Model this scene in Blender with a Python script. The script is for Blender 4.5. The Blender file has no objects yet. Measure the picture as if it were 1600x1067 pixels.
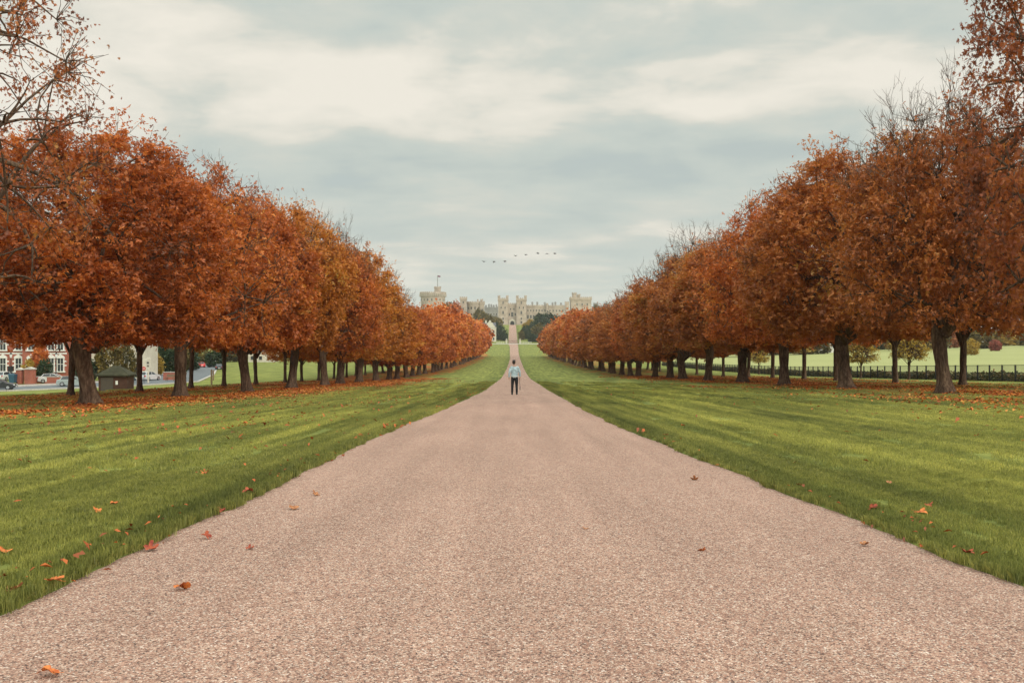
import bpy, math, random
import numpy as np
from mathutils import Vector, Matrix

sc = bpy.context.scene
COL = sc.collection
R = math.radians
F = 1400.0            # focal length in pixels of the 1600 px wide photograph
ZC = 1.15             # camera height
SUN_EL, SUN_AZ = 27.0, 128.0   # azimuth clockwise from +Y (north)

# ------------------------------------------------------------------ camera
cd = bpy.data.cameras.new("camera"); cam = bpy.data.objects.new("camera", cd); COL.objects.link(cam)
cam.location = (0, 0, ZC); cam.rotation_euler = (R(90), 0, 0)
cd.sensor_width = 36.0; cd.lens = F / 1600 * 36.0; cd.shift_x = -4.0 / 1600
cd.clip_start = 0.1; cd.clip_end = 8000
sc.camera = cam

# ------------------------------------------------------------------ node helpers
def newmat(name):
    m = bpy.data.materials.new(name); m.use_nodes = True
    nt = m.node_tree; nt.nodes.clear()
    return m, nt
def N(nt, typ, **kw):
    n = nt.nodes.new(typ)
    for k, v in kw.items():
        if k.startswith('i_'):
            key = k[2:]
            key = int(key) if key.isdigit() else key.replace('_', ' ')
            n.inputs[key].default_value = v
        else: setattr(n, k, v)
    return n
def L(nt, a, b): nt.links.new(a, b)
def math_(nt, op, a, b=None, clamp=False):
    n = nt.nodes.new('ShaderNodeMath'); n.operation = op; n.use_clamp = clamp
    for i, v in enumerate((a, b)):
        if v is None: continue
        if isinstance(v, (int, float)): n.inputs[i].default_value = v
        else: nt.links.new(v, n.inputs[i])
    return n.outputs[0]
def mixc(nt, fac, a, b, mode='MIX'):
    n = nt.nodes.new('ShaderNodeMix'); n.data_type = 'RGBA'; n.blend_type = mode
    for s, v in ((n.inputs[0], fac), (n.inputs[6], a), (n.inputs[7], b)):
        if isinstance(v, (int, float)): s.default_value = v
        elif isinstance(v, tuple): s.default_value = (*v, 1) if len(v) == 3 else v
        else: nt.links.new(v, s)
    return n.outputs[2]
def ramp(nt, fac, stops, interp='LINEAR'):
    n = nt.nodes.new('ShaderNodeValToRGB'); n.color_ramp.interpolation = interp
    e = n.color_ramp.elements
    while len(e) < len(stops): e.new(0.5)
    for el, (p, c) in zip(e, stops):
        el.position = p; el.color = (*c, 1) if len(c) == 3 else c
    nt.links.new(fac, n.inputs[0])
    return n.outputs[0]
def maprange(nt, v, a, b, c=0.0, d=1.0, smooth=True):
    n = nt.nodes.new('ShaderNodeMapRange'); n.interpolation_type = 'SMOOTHSTEP' if smooth else 'LINEAR'
    nt.links.new(v, n.inputs[0])
    for i, x in enumerate((a, b, c, d)): n.inputs[i + 1].default_value = x
    return n.outputs[0]
def noise(nt, vec, scale, detail=3, rough=0.55, out=0, dist=0.0):
    n = N(nt, 'ShaderNodeTexNoise'); n.inputs['Scale'].default_value = scale
    n.inputs['Detail'].default_value = detail; n.inputs['Roughness'].default_value = rough
    n.inputs['Distortion'].default_value = dist
    if vec is not None: nt.links.new(vec, n.inputs['Vector'])
    return n.outputs[out]
def vscale(nt, vec, s, loc=(0, 0, 0)):
    n = N(nt, 'ShaderNodeMapping'); n.inputs['Scale'].default_value = s; n.inputs['Location'].default_value = loc
    nt.links.new(vec, n.inputs['Vector']); return n.outputs[0]
def finish(nt, col, rough=0.9, bump=None, bstr=0.3, bdist=0.02, metal=0.0, spec=0.3, emis=None):
    b = N(nt, 'ShaderNodeBsdfPrincipled'); o = N(nt, 'ShaderNodeOutputMaterial')
    if isinstance(col, tuple): b.inputs['Base Color'].default_value = (*col, 1)
    else: L(nt, col, b.inputs['Base Color'])
    if isinstance(rough, (int, float)): b.inputs['Roughness'].default_value = rough
    else: L(nt, rough, b.inputs['Roughness'])
    b.inputs['Metallic'].default_value = metal; b.inputs['Specular IOR Level'].default_value = spec
    if bump is not None:
        bn = N(nt, 'ShaderNodeBump'); bn.inputs['Strength'].default_value = bstr; bn.inputs['Distance'].default_value = bdist
        L(nt, bump, bn.inputs['Height']); L(nt, bn.outputs[0], b.inputs['Normal'])
    L(nt, b.outputs[0], o.inputs[0])
    return b
def objc(nt): return N(nt, 'ShaderNodeTexCoord').outputs['Object']
def geop(nt): return N(nt, 'ShaderNodeNewGeometry').outputs['Position']

# ------------------------------------------------------------------ world: high thin overcast over a sky texture
def build_world():
    w = bpy.data.worlds.new("World"); sc.world = w; w.use_nodes = True
    nt = w.node_tree; nt.nodes.clear()
    g = N(nt, 'ShaderNodeTexCoord').outputs['Generated']
    sky = N(nt, 'ShaderNodeTexSky'); sky.sky_type = 'NISHITA'; sky.sun_disc = False
    sky.sun_elevation = R(SUN_EL); sky.sun_rotation = R(SUN_AZ)
    sep = N(nt, 'ShaderNodeSeparateXYZ'); L(nt, g, sep.inputs[0])
    z = math_(nt, 'MAXIMUM', sep.outputs[2], 0.0)
    zz = math_(nt, 'ADD', z, 0.10)
    cx = math_(nt, 'DIVIDE', sep.outputs[0], zz); cy = math_(nt, 'DIVIDE', sep.outputs[1], zz)
    cmb = N(nt, 'ShaderNodeCombineXYZ'); L(nt, cx, cmb.inputs[0]); L(nt, cy, cmb.inputs[1])
    v1 = vscale(nt, cmb.outputs[0], (0.55, 0.80, 1), (3.1, 1.7, 0.4))
    n1 = noise(nt, v1, 1.0, 6, 0.52, dist=0.3)
    v3 = vscale(nt, cmb.outputs[0], (1.15, 1.5, 1), (0.3, 8.2, 0.0))
    n3 = noise(nt, v3, 1.3, 7, 0.56, dist=0.2)
    n4 = noise(nt, vscale(nt, g, (1, 1, 3.2), (2.2, .7, 5.1)), 2.3, 6, 0.5)
    warp = math_(nt, 'MULTIPLY', math_(nt, 'SUBTRACT', n4, 0.5), 0.30)
    zw = math_(nt, 'ADD', z, warp)
    def band(z0, w, h):
        q = math_(nt, 'DIVIDE', math_(nt, 'SUBTRACT', zw, z0), w)
        return math_(nt, 'MULTIPLY', math_(nt, 'EXPONENT', math_(nt, 'MULTIPLY', math_(nt, 'MULTIPLY', q, q), -1.0)), h)
    c = math_(nt, 'ADD', math_(nt, 'MULTIPLY', math_(nt, 'SUBTRACT', n1, 0.5), 0.75), math_(nt, 'MULTIPLY', math_(nt, 'SUBTRACT', n3, 0.5), 0.55))
    for z0, bw, h in ((0.265, 0.042, 0.27), (0.165, 0.035, -0.10), (0.085, 0.014, 0.11), (0.34, 0.03, -0.04)):
        c = math_(nt, "ADD", c, band(z0, bw, h))
    n5 = noise(nt, vscale(nt, g, (1, 1, 2.6), (.2, 3.7, 1.1)), 6.5, 7, 0.55, dist=.3)
    c = math_(nt, 'ADD', c, math_(nt, 'MULTIPLY', math_(nt, 'MULTIPLY', math_(nt, 'SUBTRACT', n5, .5), .75), maprange(nt, z, .08, .24, .2, 1.0)))
    c = math_(nt, 'ADD', c, 0.52)
    col = ramp(nt, c, [(0.34, (0.510, 0.572, 0.545)), (0.46, (0.570, 0.622, 0.578)), (0.56, (0.630, 0.655, 0.595)), (0.66, (0.765, 0.745, 0.660)), (0.80, (0.86, 0.82, 0.725))])
    low = maprange(nt, z, 0.0, 0.12, 0.6, 0.0)
    col = mixc(nt, low, col, (0.64, 0.70, 0.63))
    skyc = mixc(nt, 1.0, sky.outputs[0], (0.10, 0.10, 0.10), 'MULTIPLY')
    gap = maprange(nt, c, 0.40, 0.28, 0.0, 0.08)
    col = mixc(nt, gap, col, skyc)
    # an overcast sky is about three times brighter overhead than near the horizon
    gain = maprange(nt, z, 0.36, 0.90, 1.0, 3.3)
    back = maprange(nt, sep.outputs[1], 0.1, -0.6, 1.0, 1.5)
    gain = math_(nt, 'MULTIPLY', gain, back)
    bg = N(nt, 'ShaderNodeBackground'); L(nt, col, bg.inputs[0]); L(nt, gain, bg.inputs[1])
    o = N(nt, 'ShaderNodeOutputWorld'); L(nt, bg.outputs[0], o.inputs[0])
    w.cycles.sampling_method = 'MANUAL'; w.cycles.sample_map_resolution = 512
build_world()

sl = bpy.data.lights.new("sun", 'SUN'); sun = bpy.data.objects.new("sun", sl); COL.objects.link(sun)
sl.energy = 1.5; sl.angle = R(12); sl.color = (1.0, 0.90, 0.76)
sdir = Vector((math.sin(R(SUN_AZ)) * math.cos(R(SUN_EL)), math.cos(R(SUN_AZ)) * math.cos(R(SUN_EL)), math.sin(R(SUN_EL))))
sun.rotation_euler = sdir.to_track_quat('Z', 'Y').to_euler()
sun.location = (0, -20, 60)

sc.view_settings.view_transform = 'Standard'; sc.view_settings.look = 'None'
sc.view_settings.exposure = 0.0; sc.view_settings.gamma = 1.0; sc.view_settings.use_curve_mapping = False
sc.cycles.max_bounces = 6; sc.cycles.diffuse_bounces = 3; sc.cycles.transmission_bounces = 3
sc.cycles.volume_bounces = 0; sc.cycles.transparent_max_bounces = 6
sc.cycles.use_denoising = True; sc.cycles.denoiser = 'OPENIMAGEDENOISE'; sc.cycles.denoising_input_passes = 'RGB_ALBEDO_NORMAL'; sc.cycles.denoising_prefilter = 'ACCURATE'

# ------------------------------------------------------------------ terrain functions
def sstep(a, b, x):
    t = np.clip((np.asarray(x, float) - a) / (b - a), 0, 1); return t * t * (3 - 2 * t)
_rs = np.random.RandomState(5); _tab = _rs.rand(256, 256)
def vnoise(x, y):
    x = np.asarray(x, float); y = np.asarray(y, float)
    xi = np.floor(x).astype(int); yi = np.floor(y).astype(int); fx = x - xi; fy = y - yi
    fx = fx * fx * (3 - 2 * fx); fy = fy * fy * (3 - 2 * fy)
    a = _tab[xi % 256, yi % 256]; b = _tab[(xi + 1) % 256, yi % 256]
    c = _tab[xi % 256, (yi + 1) % 256]; d = _tab[(xi + 1) % 256, (yi + 1) % 256]
    return (a * (1 - fx) + b * fx) * (1 - fy) + (c * (1 - fx) + d * fx) * fy
def fbm(x, y, o=3):
    s = 0; a = 0.5; n = 0
    for i in range(o):
        s = s + a * vnoise(x * 2 ** i + 17 * i, y * 2 ** i + 9 * i); n += a; a *= 0.5
    return s / n
_py = [-200, -40, 0, 20, 36, 47, 59, 80, 100, 130, 175, 226, 300, 380, 450, 500, 550, 600, 640, 660, 700, 760, 820, 870, 900, 1000, 3000]
_pz = [0.6, 0.3, 0, -.72, -1.27, -1.65, -2.05, -2.68, -3.3, -4.2, -5.0, -5.6, -6.05, -6.25, -6.05, -5.2, -4.0, -2.3, -0.75, 0.1, 3.0, 8.0, 13.2, 17.3, 17.6, 18, 20]
_ty = np.arange(-200, 3000, 1.0); _tz = np.interp(_ty, _py, _pz)
_k = np.hanning(23); _k /= _k.sum()
_tzs = np.convolve(np.pad(_tz, 11, mode='edge'), _k, mode='valid')
def prof(y): return np.interp(y, _ty, _tzs)
_ey = [-60, 0, 4.4, 7.5, 11.5, 15, 20, 30, 47, 59, 130, 240, 390, 450, 540, 600, 640, 700, 870, 885]
_el = [-2.6, -2.55, -2.47, -2.42, -2.46, -2.47, -2.42, -2.2, -2.0, -1.9, -1.91, -1.9, -1.95, -2.3, -2.8, -3.2, -4.3, -4.7, -5.2, -5.2]
_er = [2.9, 2.85, 2.76, 2.66, 2.50, 2.38, 2.22, 2.17, 2.18, 2.18, 2.2, 2.34, 2.4, 2.35, 2.3, 2.5, 2.3, 2.0, 1.3, 1.3]
def edgeL(y): return np.interp(y, _ey, _el) + (fbm(np.asarray(y) * 0.9, 3.3) - .5) * .16 + (vnoise(np.asarray(y) * 5.0, 1.3) - .5) * .05
def edgeR(y): return np.interp(y, _ey, _er) + (fbm(np.asarray(y) * 0.9, 8.3) - .5) * .16 + (vnoise(np.asarray(y) * 5.0, 5.3) - .5) * .05
def H(x, y):
    x = np.asarray(x, float); y = np.asarray(y, float)
    z = prof(y)
    hill = sstep(590, 700, y)
    z = z * (1 - hill) + hill * (z * sstep(420, 230, np.abs(x + 20)) - 2 * (1 - sstep(420, 230, np.abs(x + 20))))
    far = 1 - sstep(280, 440, y)
    z = z - 0.35 * sstep(-8, -28, x) * far + 0.30 * sstep(4, 17, x) * far
    s = sstep(-31, -54, x) * far
    z = z * (1 - s) + s * np.minimum(z, -5.45)
    z = z + 0.034 * (np.clip(x, 46, 330) - 46) * (1 - sstep(420, 560, y)) * (0.25 + 0.75 * sstep(20, 120, y))
    ax = np.abs(x)
    rip = sstep(3.2, 5.0, ax) * (1 - sstep(15, 20, ax)) * (1 - sstep(90, 140, y))
    z = z + rip * (0.022 * np.sin(ax * 3.9 + 1.8 * vnoise(y * .05, 2.0) * 3 + np.sin(y * .11) * .6) * vnoise(x * .4, y * .05 + 4)
                   + 0.02 * (fbm(x * 1.3, y * .22) - .5))
    return z
def Hf(x, y): return float(H(x, y))
def ground_at(px, py):
    dx = (px - 804) / F; dz = -(py - 533.5) / F
    y = 3.0; prev = y
    while y < 2500:
        if ZC + dz * y < Hf(dx * y, y): break
        prev = y; y *= 1.01
    a, b = prev, y
    for _ in range(30):
        m = (a + b) / 2
        if ZC + dz * m < Hf(dx * m, m): b = m
        else: a = m
    return Vector((dx * b, b, Hf(dx * b, b)))
def at(px, py, d): return Vector(((px - 804) / F * d, d, ZC - (py - 533.5) / F * d))

# ------------------------------------------------------------------ object helpers
def tag(o, label=None, cat=None, group=None, kind=None):
    if label: o['label'] = label
    if cat: o['category'] = cat
    if group: o['group'] = group
    if kind: o['kind'] = kind
    return o
def empty(name, loc=(0, 0, 0), rz=0.0):
    o = bpy.data.objects.new(name, None); COL.objects.link(o); o.location = loc; o.rotation_euler = (0, 0, rz)
    o.empty_display_size = 0.3
    return o
def mesh_np(name, verts, faces, mat=None, parent=None, smooth=False, attrs=None, link=True):
    """faces: (n,k) array, k equal for all"""
    me = bpy.data.meshes.new(name)
    verts = np.asarray(verts, np.float32); faces = np.asarray(faces, np.int32)
    n, k = faces.shape
    me.vertices.add(len(verts)); me.vertices.foreach_set('co', verts.ravel())
    me.loops.add(n * k); me.loops.foreach_set('vertex_index', faces.ravel())
    me.polygons.add(n); me.polygons.foreach_set('loop_start', np.arange(0, n * k, k, dtype=np.int32))
    me.polygons.foreach_set('loop_total', np.full(n, k, np.int32))
    if smooth: me.polygons.foreach_set('use_smooth', np.ones(n, bool))
    me.update(calc_edges=True)
    for an, av in (attrs or {}).items():
        a = me.attributes.new(an, 'FLOAT', 'POINT'); a.data.foreach_set('value', np.asarray(av, np.float32))
    if mat: me.materials.append(mat)
    if not link: return me
    o = bpy.data.objects.new(name, me); COL.objects.link(o)
    if parent: o.parent = parent
    return o
class MB:
    def __init__(s): s.v = []; s.f = []
    def add(s, vs, fs):
        b = len(s.v); s.v += [tuple(v) for v in vs]; s.f += [tuple(b + i for i in f) for f in fs]; return s
    def box(s, x0, x1, y0, y1, z0, z1, rz=0.0, c=(0, 0)):
        vs = [(x0, y0, z0), (x1, y0, z0), (x1, y1, z0), (x0, y1, z0), (x0, y0, z1), (x1, y0, z1), (x1, y1, z1), (x0, y1, z1)]
        if rz:
            co, si = math.cos(rz), math.sin(rz)
            vs = [(c[0] + (x - c[0]) * co - (y - c[1]) * si, c[1] + (x - c[0]) * si + (y - c[1]) * co, z) for x, y, z in vs]
        return s.add(vs, [(0, 3, 2, 1), (4, 5, 6, 7), (0, 1, 5, 4), (1, 2, 6, 5), (2, 3, 7, 6), (3, 0, 4, 7)])
    def cyl(s, cx, cy, z0, z1, r0, r1=None, n=16, cap=True):
        r1 = r0 if r1 is None else r1
        vs = [(cx + r0 * math.cos(2 * math.pi * i / n), cy + r0 * math.sin(2 * math.pi * i / n), z0) for i in range(n)]
        vs += [(cx + r1 * math.cos(2 * math.pi * i / n), cy + r1 * math.sin(2 * math.pi * i / n), z1) for i in range(n)]
        fs = [(i, (i + 1) % n, n + (i + 1) % n, n + i) for i in range(n)]
        if cap: fs += [tuple(range(n - 1, -1, -1)), tuple(range(n, 2 * n))]
        return s.add(vs, fs)
    def prism(s, prof2, axis, a, b):
        """extrude a 2-D outline; axis 'x': outline=(y,z); 'y': outline=(x,z); 'z': outline=(x,y)"""
        f = {'x': lambda p, t: (t, p[0], p[1]), 'y': lambda p, t: (p[0], t, p[1]), 'z': lambda p, t: (p[0], p[1], t)}[axis]
        n = len(prof2); vs = [f(p, a) for p in prof2] + [f(p, b) for p in prof2]
        fs = [(i, (i + 1) % n, n + (i + 1) % n, n + i) for i in range(n)] + [tuple(range(n - 1, -1, -1)), tuple(range(n, 2 * n))]
        return s.add(vs, fs)
    def tube(s, pts, rads, n=8, ex=1.0, ey=1.0, caps=True):
        """swept tube; ends rounded when caps"""
        pts = [Vector(p) for p in pts]; rads = list(rads)
        if caps:
            d0 = (pts[1] - pts[0]).normalized(); d1 = (pts[-1] - pts[-2]).normalized(); r0, r1 = rads[0], rads[-1]
            pts = [pts[0] - d0 * r0 * .95, pts[0] - d0 * r0 * .6] + pts + [pts[-1] + d1 * r1 * .6, pts[-1] + d1 * r1 * .95]
            rads = [r0 * .3, r0 * .8] + rads + [r1 * .8, r1 * .3]
        b = len(s.v); m = len(pts); ref = None
        for i, p in enumerate(pts):
            d = (pts[min(i + 1, m - 1)] - pts[max(i - 1, 0)]).normalized()
            if ref is None:
                ref = Vector((1, 0, 0)) if abs(d.x) < .8 else Vector((0, 1, 0))
            u = (ref - d * ref.dot(d)).normalized(); v = d.cross(u); ref = u
            for k in range(n):
                a = 2 * math.pi * k / n
                s.v.append(tuple(p + u * (math.cos(a) * rads[i] * ex) + v * (math.sin(a) * rads[i] * ey)))
        for i in range(m - 1):
            for k in range(n):
                s.f.append((b + i * n + k, b + i * n + (k + 1) % n, b + (i + 1) * n + (k + 1) % n, b + (i + 1) * n + k))
        s.f.append(tuple(b + k for k in range(n - 1, -1, -1))); s.f.append(tuple(b + (m - 1) * n + k for k in range(n)))
        return s
    def ball(s, c, r, n=14, m=8):
        rx, ry, rz = r if isinstance(r, tuple) else (r, r, r)
        b = len(s.v); s.v.append((c[0], c[1], c[2] - rz))
        for j in range(1, m):
            t = -math.pi / 2 + math.pi * j / m
            for i in range(n):
                a = 2 * math.pi * i / n
                s.v.append((c[0] + rx * math.cos(t) * math.cos(a), c[1] + ry * math.cos(t) * math.sin(a), c[2] + rz * math.sin(t)))
        s.v.append((c[0], c[1], c[2] + rz)); top = len(s.v) - 1
        for i in range(n):
            s.f.append((b, b + 1 + (i + 1) % n, b + 1 + i)); s.f.append((top, b + 1 + (m - 2) * n + i, b + 1 + (m - 2) * n + (i + 1) % n))
        for j in range(m - 2):
            for i in range(n):
                s.f.append((b + 1 + j * n + i, b + 1 + j * n + (i + 1) % n, b + 1 + (j + 1) * n + (i + 1) % n, b + 1 + (j + 1) * n + i))
        return s
    def build(s, name, mat, parent=None, smooth=False, bevel=0.0):
        me = bpy.data.meshes.new(name); me.from_pydata(s.v, [], s.f); me.materials.append(mat); me.update()
        if smooth: me.polygons.foreach_set('use_smooth', np.ones(len(me.polygons), bool))
        o = bpy.data.objects.new(name, me); COL.objects.link(o)
        if parent: o.parent = parent
        if bevel:
            m = o.modifiers.new('bevel', 'BEVEL'); m.width = bevel; m.segments = 2; m.limit_method = 'ANGLE'
        return o
def copy_tree(o, parent=None):
    c = o.copy(); COL.objects.link(c); c.parent = parent
    for ch in list(o.children): copy_tree(ch, c)
    return c

# ------------------------------------------------------------------ materials
def m_simple(name, col, rough=0.6, metal=0.0, var=0.15, scale=6.0, spec=0.4, bump=0.0):
    m, nt = newmat(name); n = noise(nt, objc(nt), scale, 4)
    c = mixc(nt, math_(nt, 'MULTIPLY', maprange(nt, n, .3, .7), 1.0), tuple(x * (1 - var) for x in col), tuple(min(1, x * (1 + var)) for x in col))
    finish(nt, c, rough, metal=metal, spec=spec, bump=n if bump else None, bstr=bump); return m

def m_leaf(name, stops, shift=0.16, trans=0.35):
    m, nt = newmat(name)
    t = N(nt, 'ShaderNodeAttribute', attribute_name='tint').outputs['Fac']
    rnd = N(nt, 'ShaderNodeObjectInfo').outputs['Random']
    f = math_(nt, 'ADD', t, math_(nt, 'MULTIPLY', math_(nt, 'SUBTRACT', rnd, 0.5), shift), True)
    c = ramp(nt, f, stops)
    d = N(nt, 'ShaderNodeBsdfDiffuse'); tr = N(nt, 'ShaderNodeBsdfTranslucent'); mx = N(nt, 'ShaderNodeMixShader')
    gl = N(nt, 'ShaderNodeBsdfGlossy'); gl.inputs['Roughness'].default_value = .5; gl.inputs['Color'].default_value = (.8, .8, .8, 1)
    mx2 = N(nt, 'ShaderNodeMixShader'); mx2.inputs[0].default_value = .03
    L(nt, c, d.inputs[0]); L(nt, mixc(nt, 1.0, c, (1.15, 1.0, .7), 'MULTIPLY'), tr.inputs[0]); mx.inputs[0].default_value = trans
    L(nt, d.outputs[0], mx.inputs[1]); L(nt, tr.outputs[0], mx.inputs[2])
    L(nt, mx.outputs[0], mx2.inputs[1]); L(nt, gl.outputs[0], mx2.inputs[2])
    o = N(nt, 'ShaderNodeOutputMaterial'); L(nt, mx2.outputs[0], o.inputs[0]); return m

M_rust = m_leaf('chestnut_leaves', [(0.0, (.08, .034, .017)), (.22, (.29, .078, .024)), (.45, (.50, .132, .030)), (.72, (.66, .215, .042)), (1.0, (.60, .34, .075))])
M_rustR = m_leaf('chestnut_leaves_brown', [(0.0, (.07, .036, .020)), (.22, (.24, .080, .030)), (.45, (.41, .130, .036)), (.72, (.53, .195, .048)), (1.0, (.44, .26, .06))])
M_orange = m_leaf('chestnut_leaves_orange', [(0.0, (.10, .05, .018)), (.22, (.32, .11, .022)), (.45, (.52, .175, .028)), (.72, (.63, .26, .04)), (1.0, (.52, .35, .07))])
M_maroon = m_leaf('dark_rust_leaves', [(0.0, (.06, .03, .02)), (.25, (.19, .058, .026)), (.5, (.33, .090, .03)), (.75, (.44, .14, .036)), (1.0, (.42, .22, .06))], .05)
M_olive = m_leaf('olive_leaves', [(0.0, (.04, .04, .015)), (.35, (.11, .095, .025)), (.7, (.22, .16, .04)), (1.0, (.35, .24, .05))])
M_green = m_leaf('green_leaves', [(0.0, (.015, .03, .018)), (.5, (.035, .065, .03)), (1.0, (.09, .12, .045))])
M_yellow = m_leaf('yellow_leaves', [(0.0, (.16, .11, .02)), (.5, (.42, .29, .05)), (1.0, (.6, .42, .08))])
M_pink = m_leaf('pink_leaves', [(0.0, (.25, .07, .05)), (1.0, (.48, .16, .12))])
M_litter = m_leaf('fallen_leaf_colours', [(0.0, (.16, .05, .02)), (.35, (.40, .095, .025)), (.7, (.60, .17, .035)), (1.0, (.62, .33, .08))], 0.0, .15)

def m_bark():
    m, nt = newmat('bark'); p = objc(nt)
    v = vscale(nt, p, (1, 1, .22)); a = noise(nt, v, 14, 6, .65); b = noise(nt, v, 3.5, 3)
    w = N(nt, 'ShaderNodeTexVoronoi'); w.inputs['Scale'].default_value = 11; L(nt, vscale(nt, p, (1, 1, .3)), w.inputs['Vector'])
    c = ramp(nt, math_(nt, 'ADD', math_(nt, 'MULTIPLY', a, .6), math_(nt, 'MULTIPLY', b, .4)), [(.35, (.045, .028, .02)), (.5, (.11, .07, .05)), (.65, (.22, .15, .10))])
    h = math_(nt, 'ADD', a, math_(nt, 'MULTIPLY', w.outputs[0], .7))
    finish(nt, c, .95, bump=h, bstr=.9, bdist=.05, spec=.1); return m
M_bark = m_bark()

def lawn_color(nt, p):
    """grass colour field shared by the ground sheet and the blades (world position p)"""
    sep = N(nt, 'ShaderNodeSeparateXYZ'); L(nt, p, sep.inputs[0])
    s1 = noise(nt, vscale(nt, p, (1.0, .07, 0)), 1.1, 4, .55)     # mowing streaks along the walk, with shade of the turf ridges painted in
    s2 = noise(nt, vscale(nt, p, (1, .45, 0)), .33, 4, .6)
    s3 = noise(nt, vscale(nt, p, (1, 1, 0)), 5.0, 3, .6)
    t = math_(nt, 'ADD', math_(nt, 'ADD', math_(nt, 'MULTIPLY', s1, .45), math_(nt, 'MULTIPLY', s2, .30)), math_(nt, 'MULTIPLY', s3, .25))
    c = ramp(nt, t, [(.38, (.104, .120, .034)), (.46, (.168, .182, .046)), (.54, (.236, .246, .062)), (.62, (.314, .316, .088))])
    st = noise(nt, vscale(nt, p, (1.0, .035, 0), (5, 0, 0)), 2.5, 2, .5)  # stripe tint: ridge-and-dip shading painted into the grass colour
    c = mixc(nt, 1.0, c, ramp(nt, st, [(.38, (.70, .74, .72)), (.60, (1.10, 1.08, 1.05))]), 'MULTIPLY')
    sx = N(nt, 'ShaderNodeSeparateXYZ'); L(nt, p, sx.inputs[0])
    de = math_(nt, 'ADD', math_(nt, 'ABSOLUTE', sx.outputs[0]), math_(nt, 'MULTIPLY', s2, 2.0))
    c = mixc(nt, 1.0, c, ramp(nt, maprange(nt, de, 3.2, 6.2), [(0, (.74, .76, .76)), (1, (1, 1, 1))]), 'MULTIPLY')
    return c, sep

def m_grass_ground():
    m, nt = newmat('lawn'); p = geop(nt)
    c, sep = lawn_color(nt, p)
    x = sep.outputs[0]; y = sep.outputs[1]
    # far fields are paler and yellower
    fld = math_(nt, 'MULTIPLY', maprange(nt, x, 42, 60), 1.0)
    c = mixc(nt, math_(nt, 'MULTIPLY', fld, .92), c, mixc(nt, noise(nt, vscale(nt, p, (1, .3, 0)), .05, 3), (.29, .305, .125), (.40, .39, .175)))
    dark = noise(nt, vscale(nt, p, (1, 1, 0)), 60, 3, .7)
    c = mixc(nt, math_(nt, 'MULTIPLY', maprange(nt, dark, .62, .3), .35), c, (.05, .07, .02))
    # leaf litter as its own colour on the ground under the avenue
    ax = math_(nt, 'ABSOLUTE', x)
    wob = math_(nt, 'MULTIPLY', math_(nt, 'SUBTRACT', noise(nt, vscale(nt, p, (1, .25, 0)), .22, 3), .5), 9.0)
    axw = math_(nt, 'ADD', ax, wob)
    band = math_(nt, 'MULTIPLY', maprange(nt, axw, 9, 15), maprange(nt, axw, 35, 28))
    endb = maprange(nt, y, 620, 420)
    band = math_(nt, 'MULTIPLY', band, endb)
    side = maprange(nt, x, -5, 5, 1.0, .80)
    patch = maprange(nt, noise(nt, vscale(nt, p, (1, .35, 0)), .30, 4, .6), .34, .56)
    fine = noise(nt, vscale(nt, p, (1, 1, 0)), 9.0, 4, .8)
    amt = math_(nt, 'MULTIPLY', math_(nt, 'MULTIPLY', band, side), math_(nt, 'ADD', math_(nt, 'MULTIPLY', patch, .50), .20))
    msk = maprange(nt, math_(nt, 'ADD', fine, math_(nt, 'SUBTRACT', amt, .62)), .36, .46)
    lc = ramp(nt, noise(nt, vscale(nt, p, (1, 1, 0), (4, 4, 0)), 14, 2, .7), [(.3, (.14, .048, .018)), (.45, (.30, .085, .022)), (.56, (.46, .13, .03)), (.7, (.46, .24, .06))])
    c = mixc(nt, msk, c, lc)
    hb = noise(nt, vscale(nt, p, (1, 1, 0)), 35, 4, .7)
    finish(nt, c, .95, bump=hb, bstr=.5, bdist=.04, spec=.1); return m
M_lawn = m_grass_ground()

def m_blade():
    m, nt = newmat('grass_blades')
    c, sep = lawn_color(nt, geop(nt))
    t = N(nt, 'ShaderNodeAttribute', attribute_name='tint').outputs['Fac']
    c = mixc(nt, 1.0, c, ramp(nt, t, [(0, (1.05, 1.05, 1.0)), (.6, (1.85, 1.72, 1.7)), (.93, (2.5, 2.2, 2.2)), (1, (3.0, 2.5, 3.0))]), 'MULTIPLY')
    d = N(nt, 'ShaderNodeBsdfDiffuse'); tr = N(nt, 'ShaderNodeBsdfTranslucent'); mx = N(nt, 'ShaderNodeMixShader'); mx.inputs[0].default_value = .4
    L(nt, c, d.inputs[0]); L(nt, c, tr.inputs[0]); L(nt, d.outputs[0], mx.inputs[1]); L(nt, tr.outputs[0], mx.inputs[2])
    gl = N(nt, 'ShaderNodeBsdfGlossy'); gl.inputs['Roughness'].default_value = .45
    m2 = N(nt, 'ShaderNodeMixShader'); m2.inputs[0].default_value = .04; L(nt, mx.outputs[0], m2.inputs[1]); L(nt, gl.outputs[0], m2.inputs[2])
    o = N(nt, 'ShaderNodeOutputMaterial'); L(nt, m2.outputs[0], o.inputs[0]); return m
M_blade = m_blade()

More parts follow.
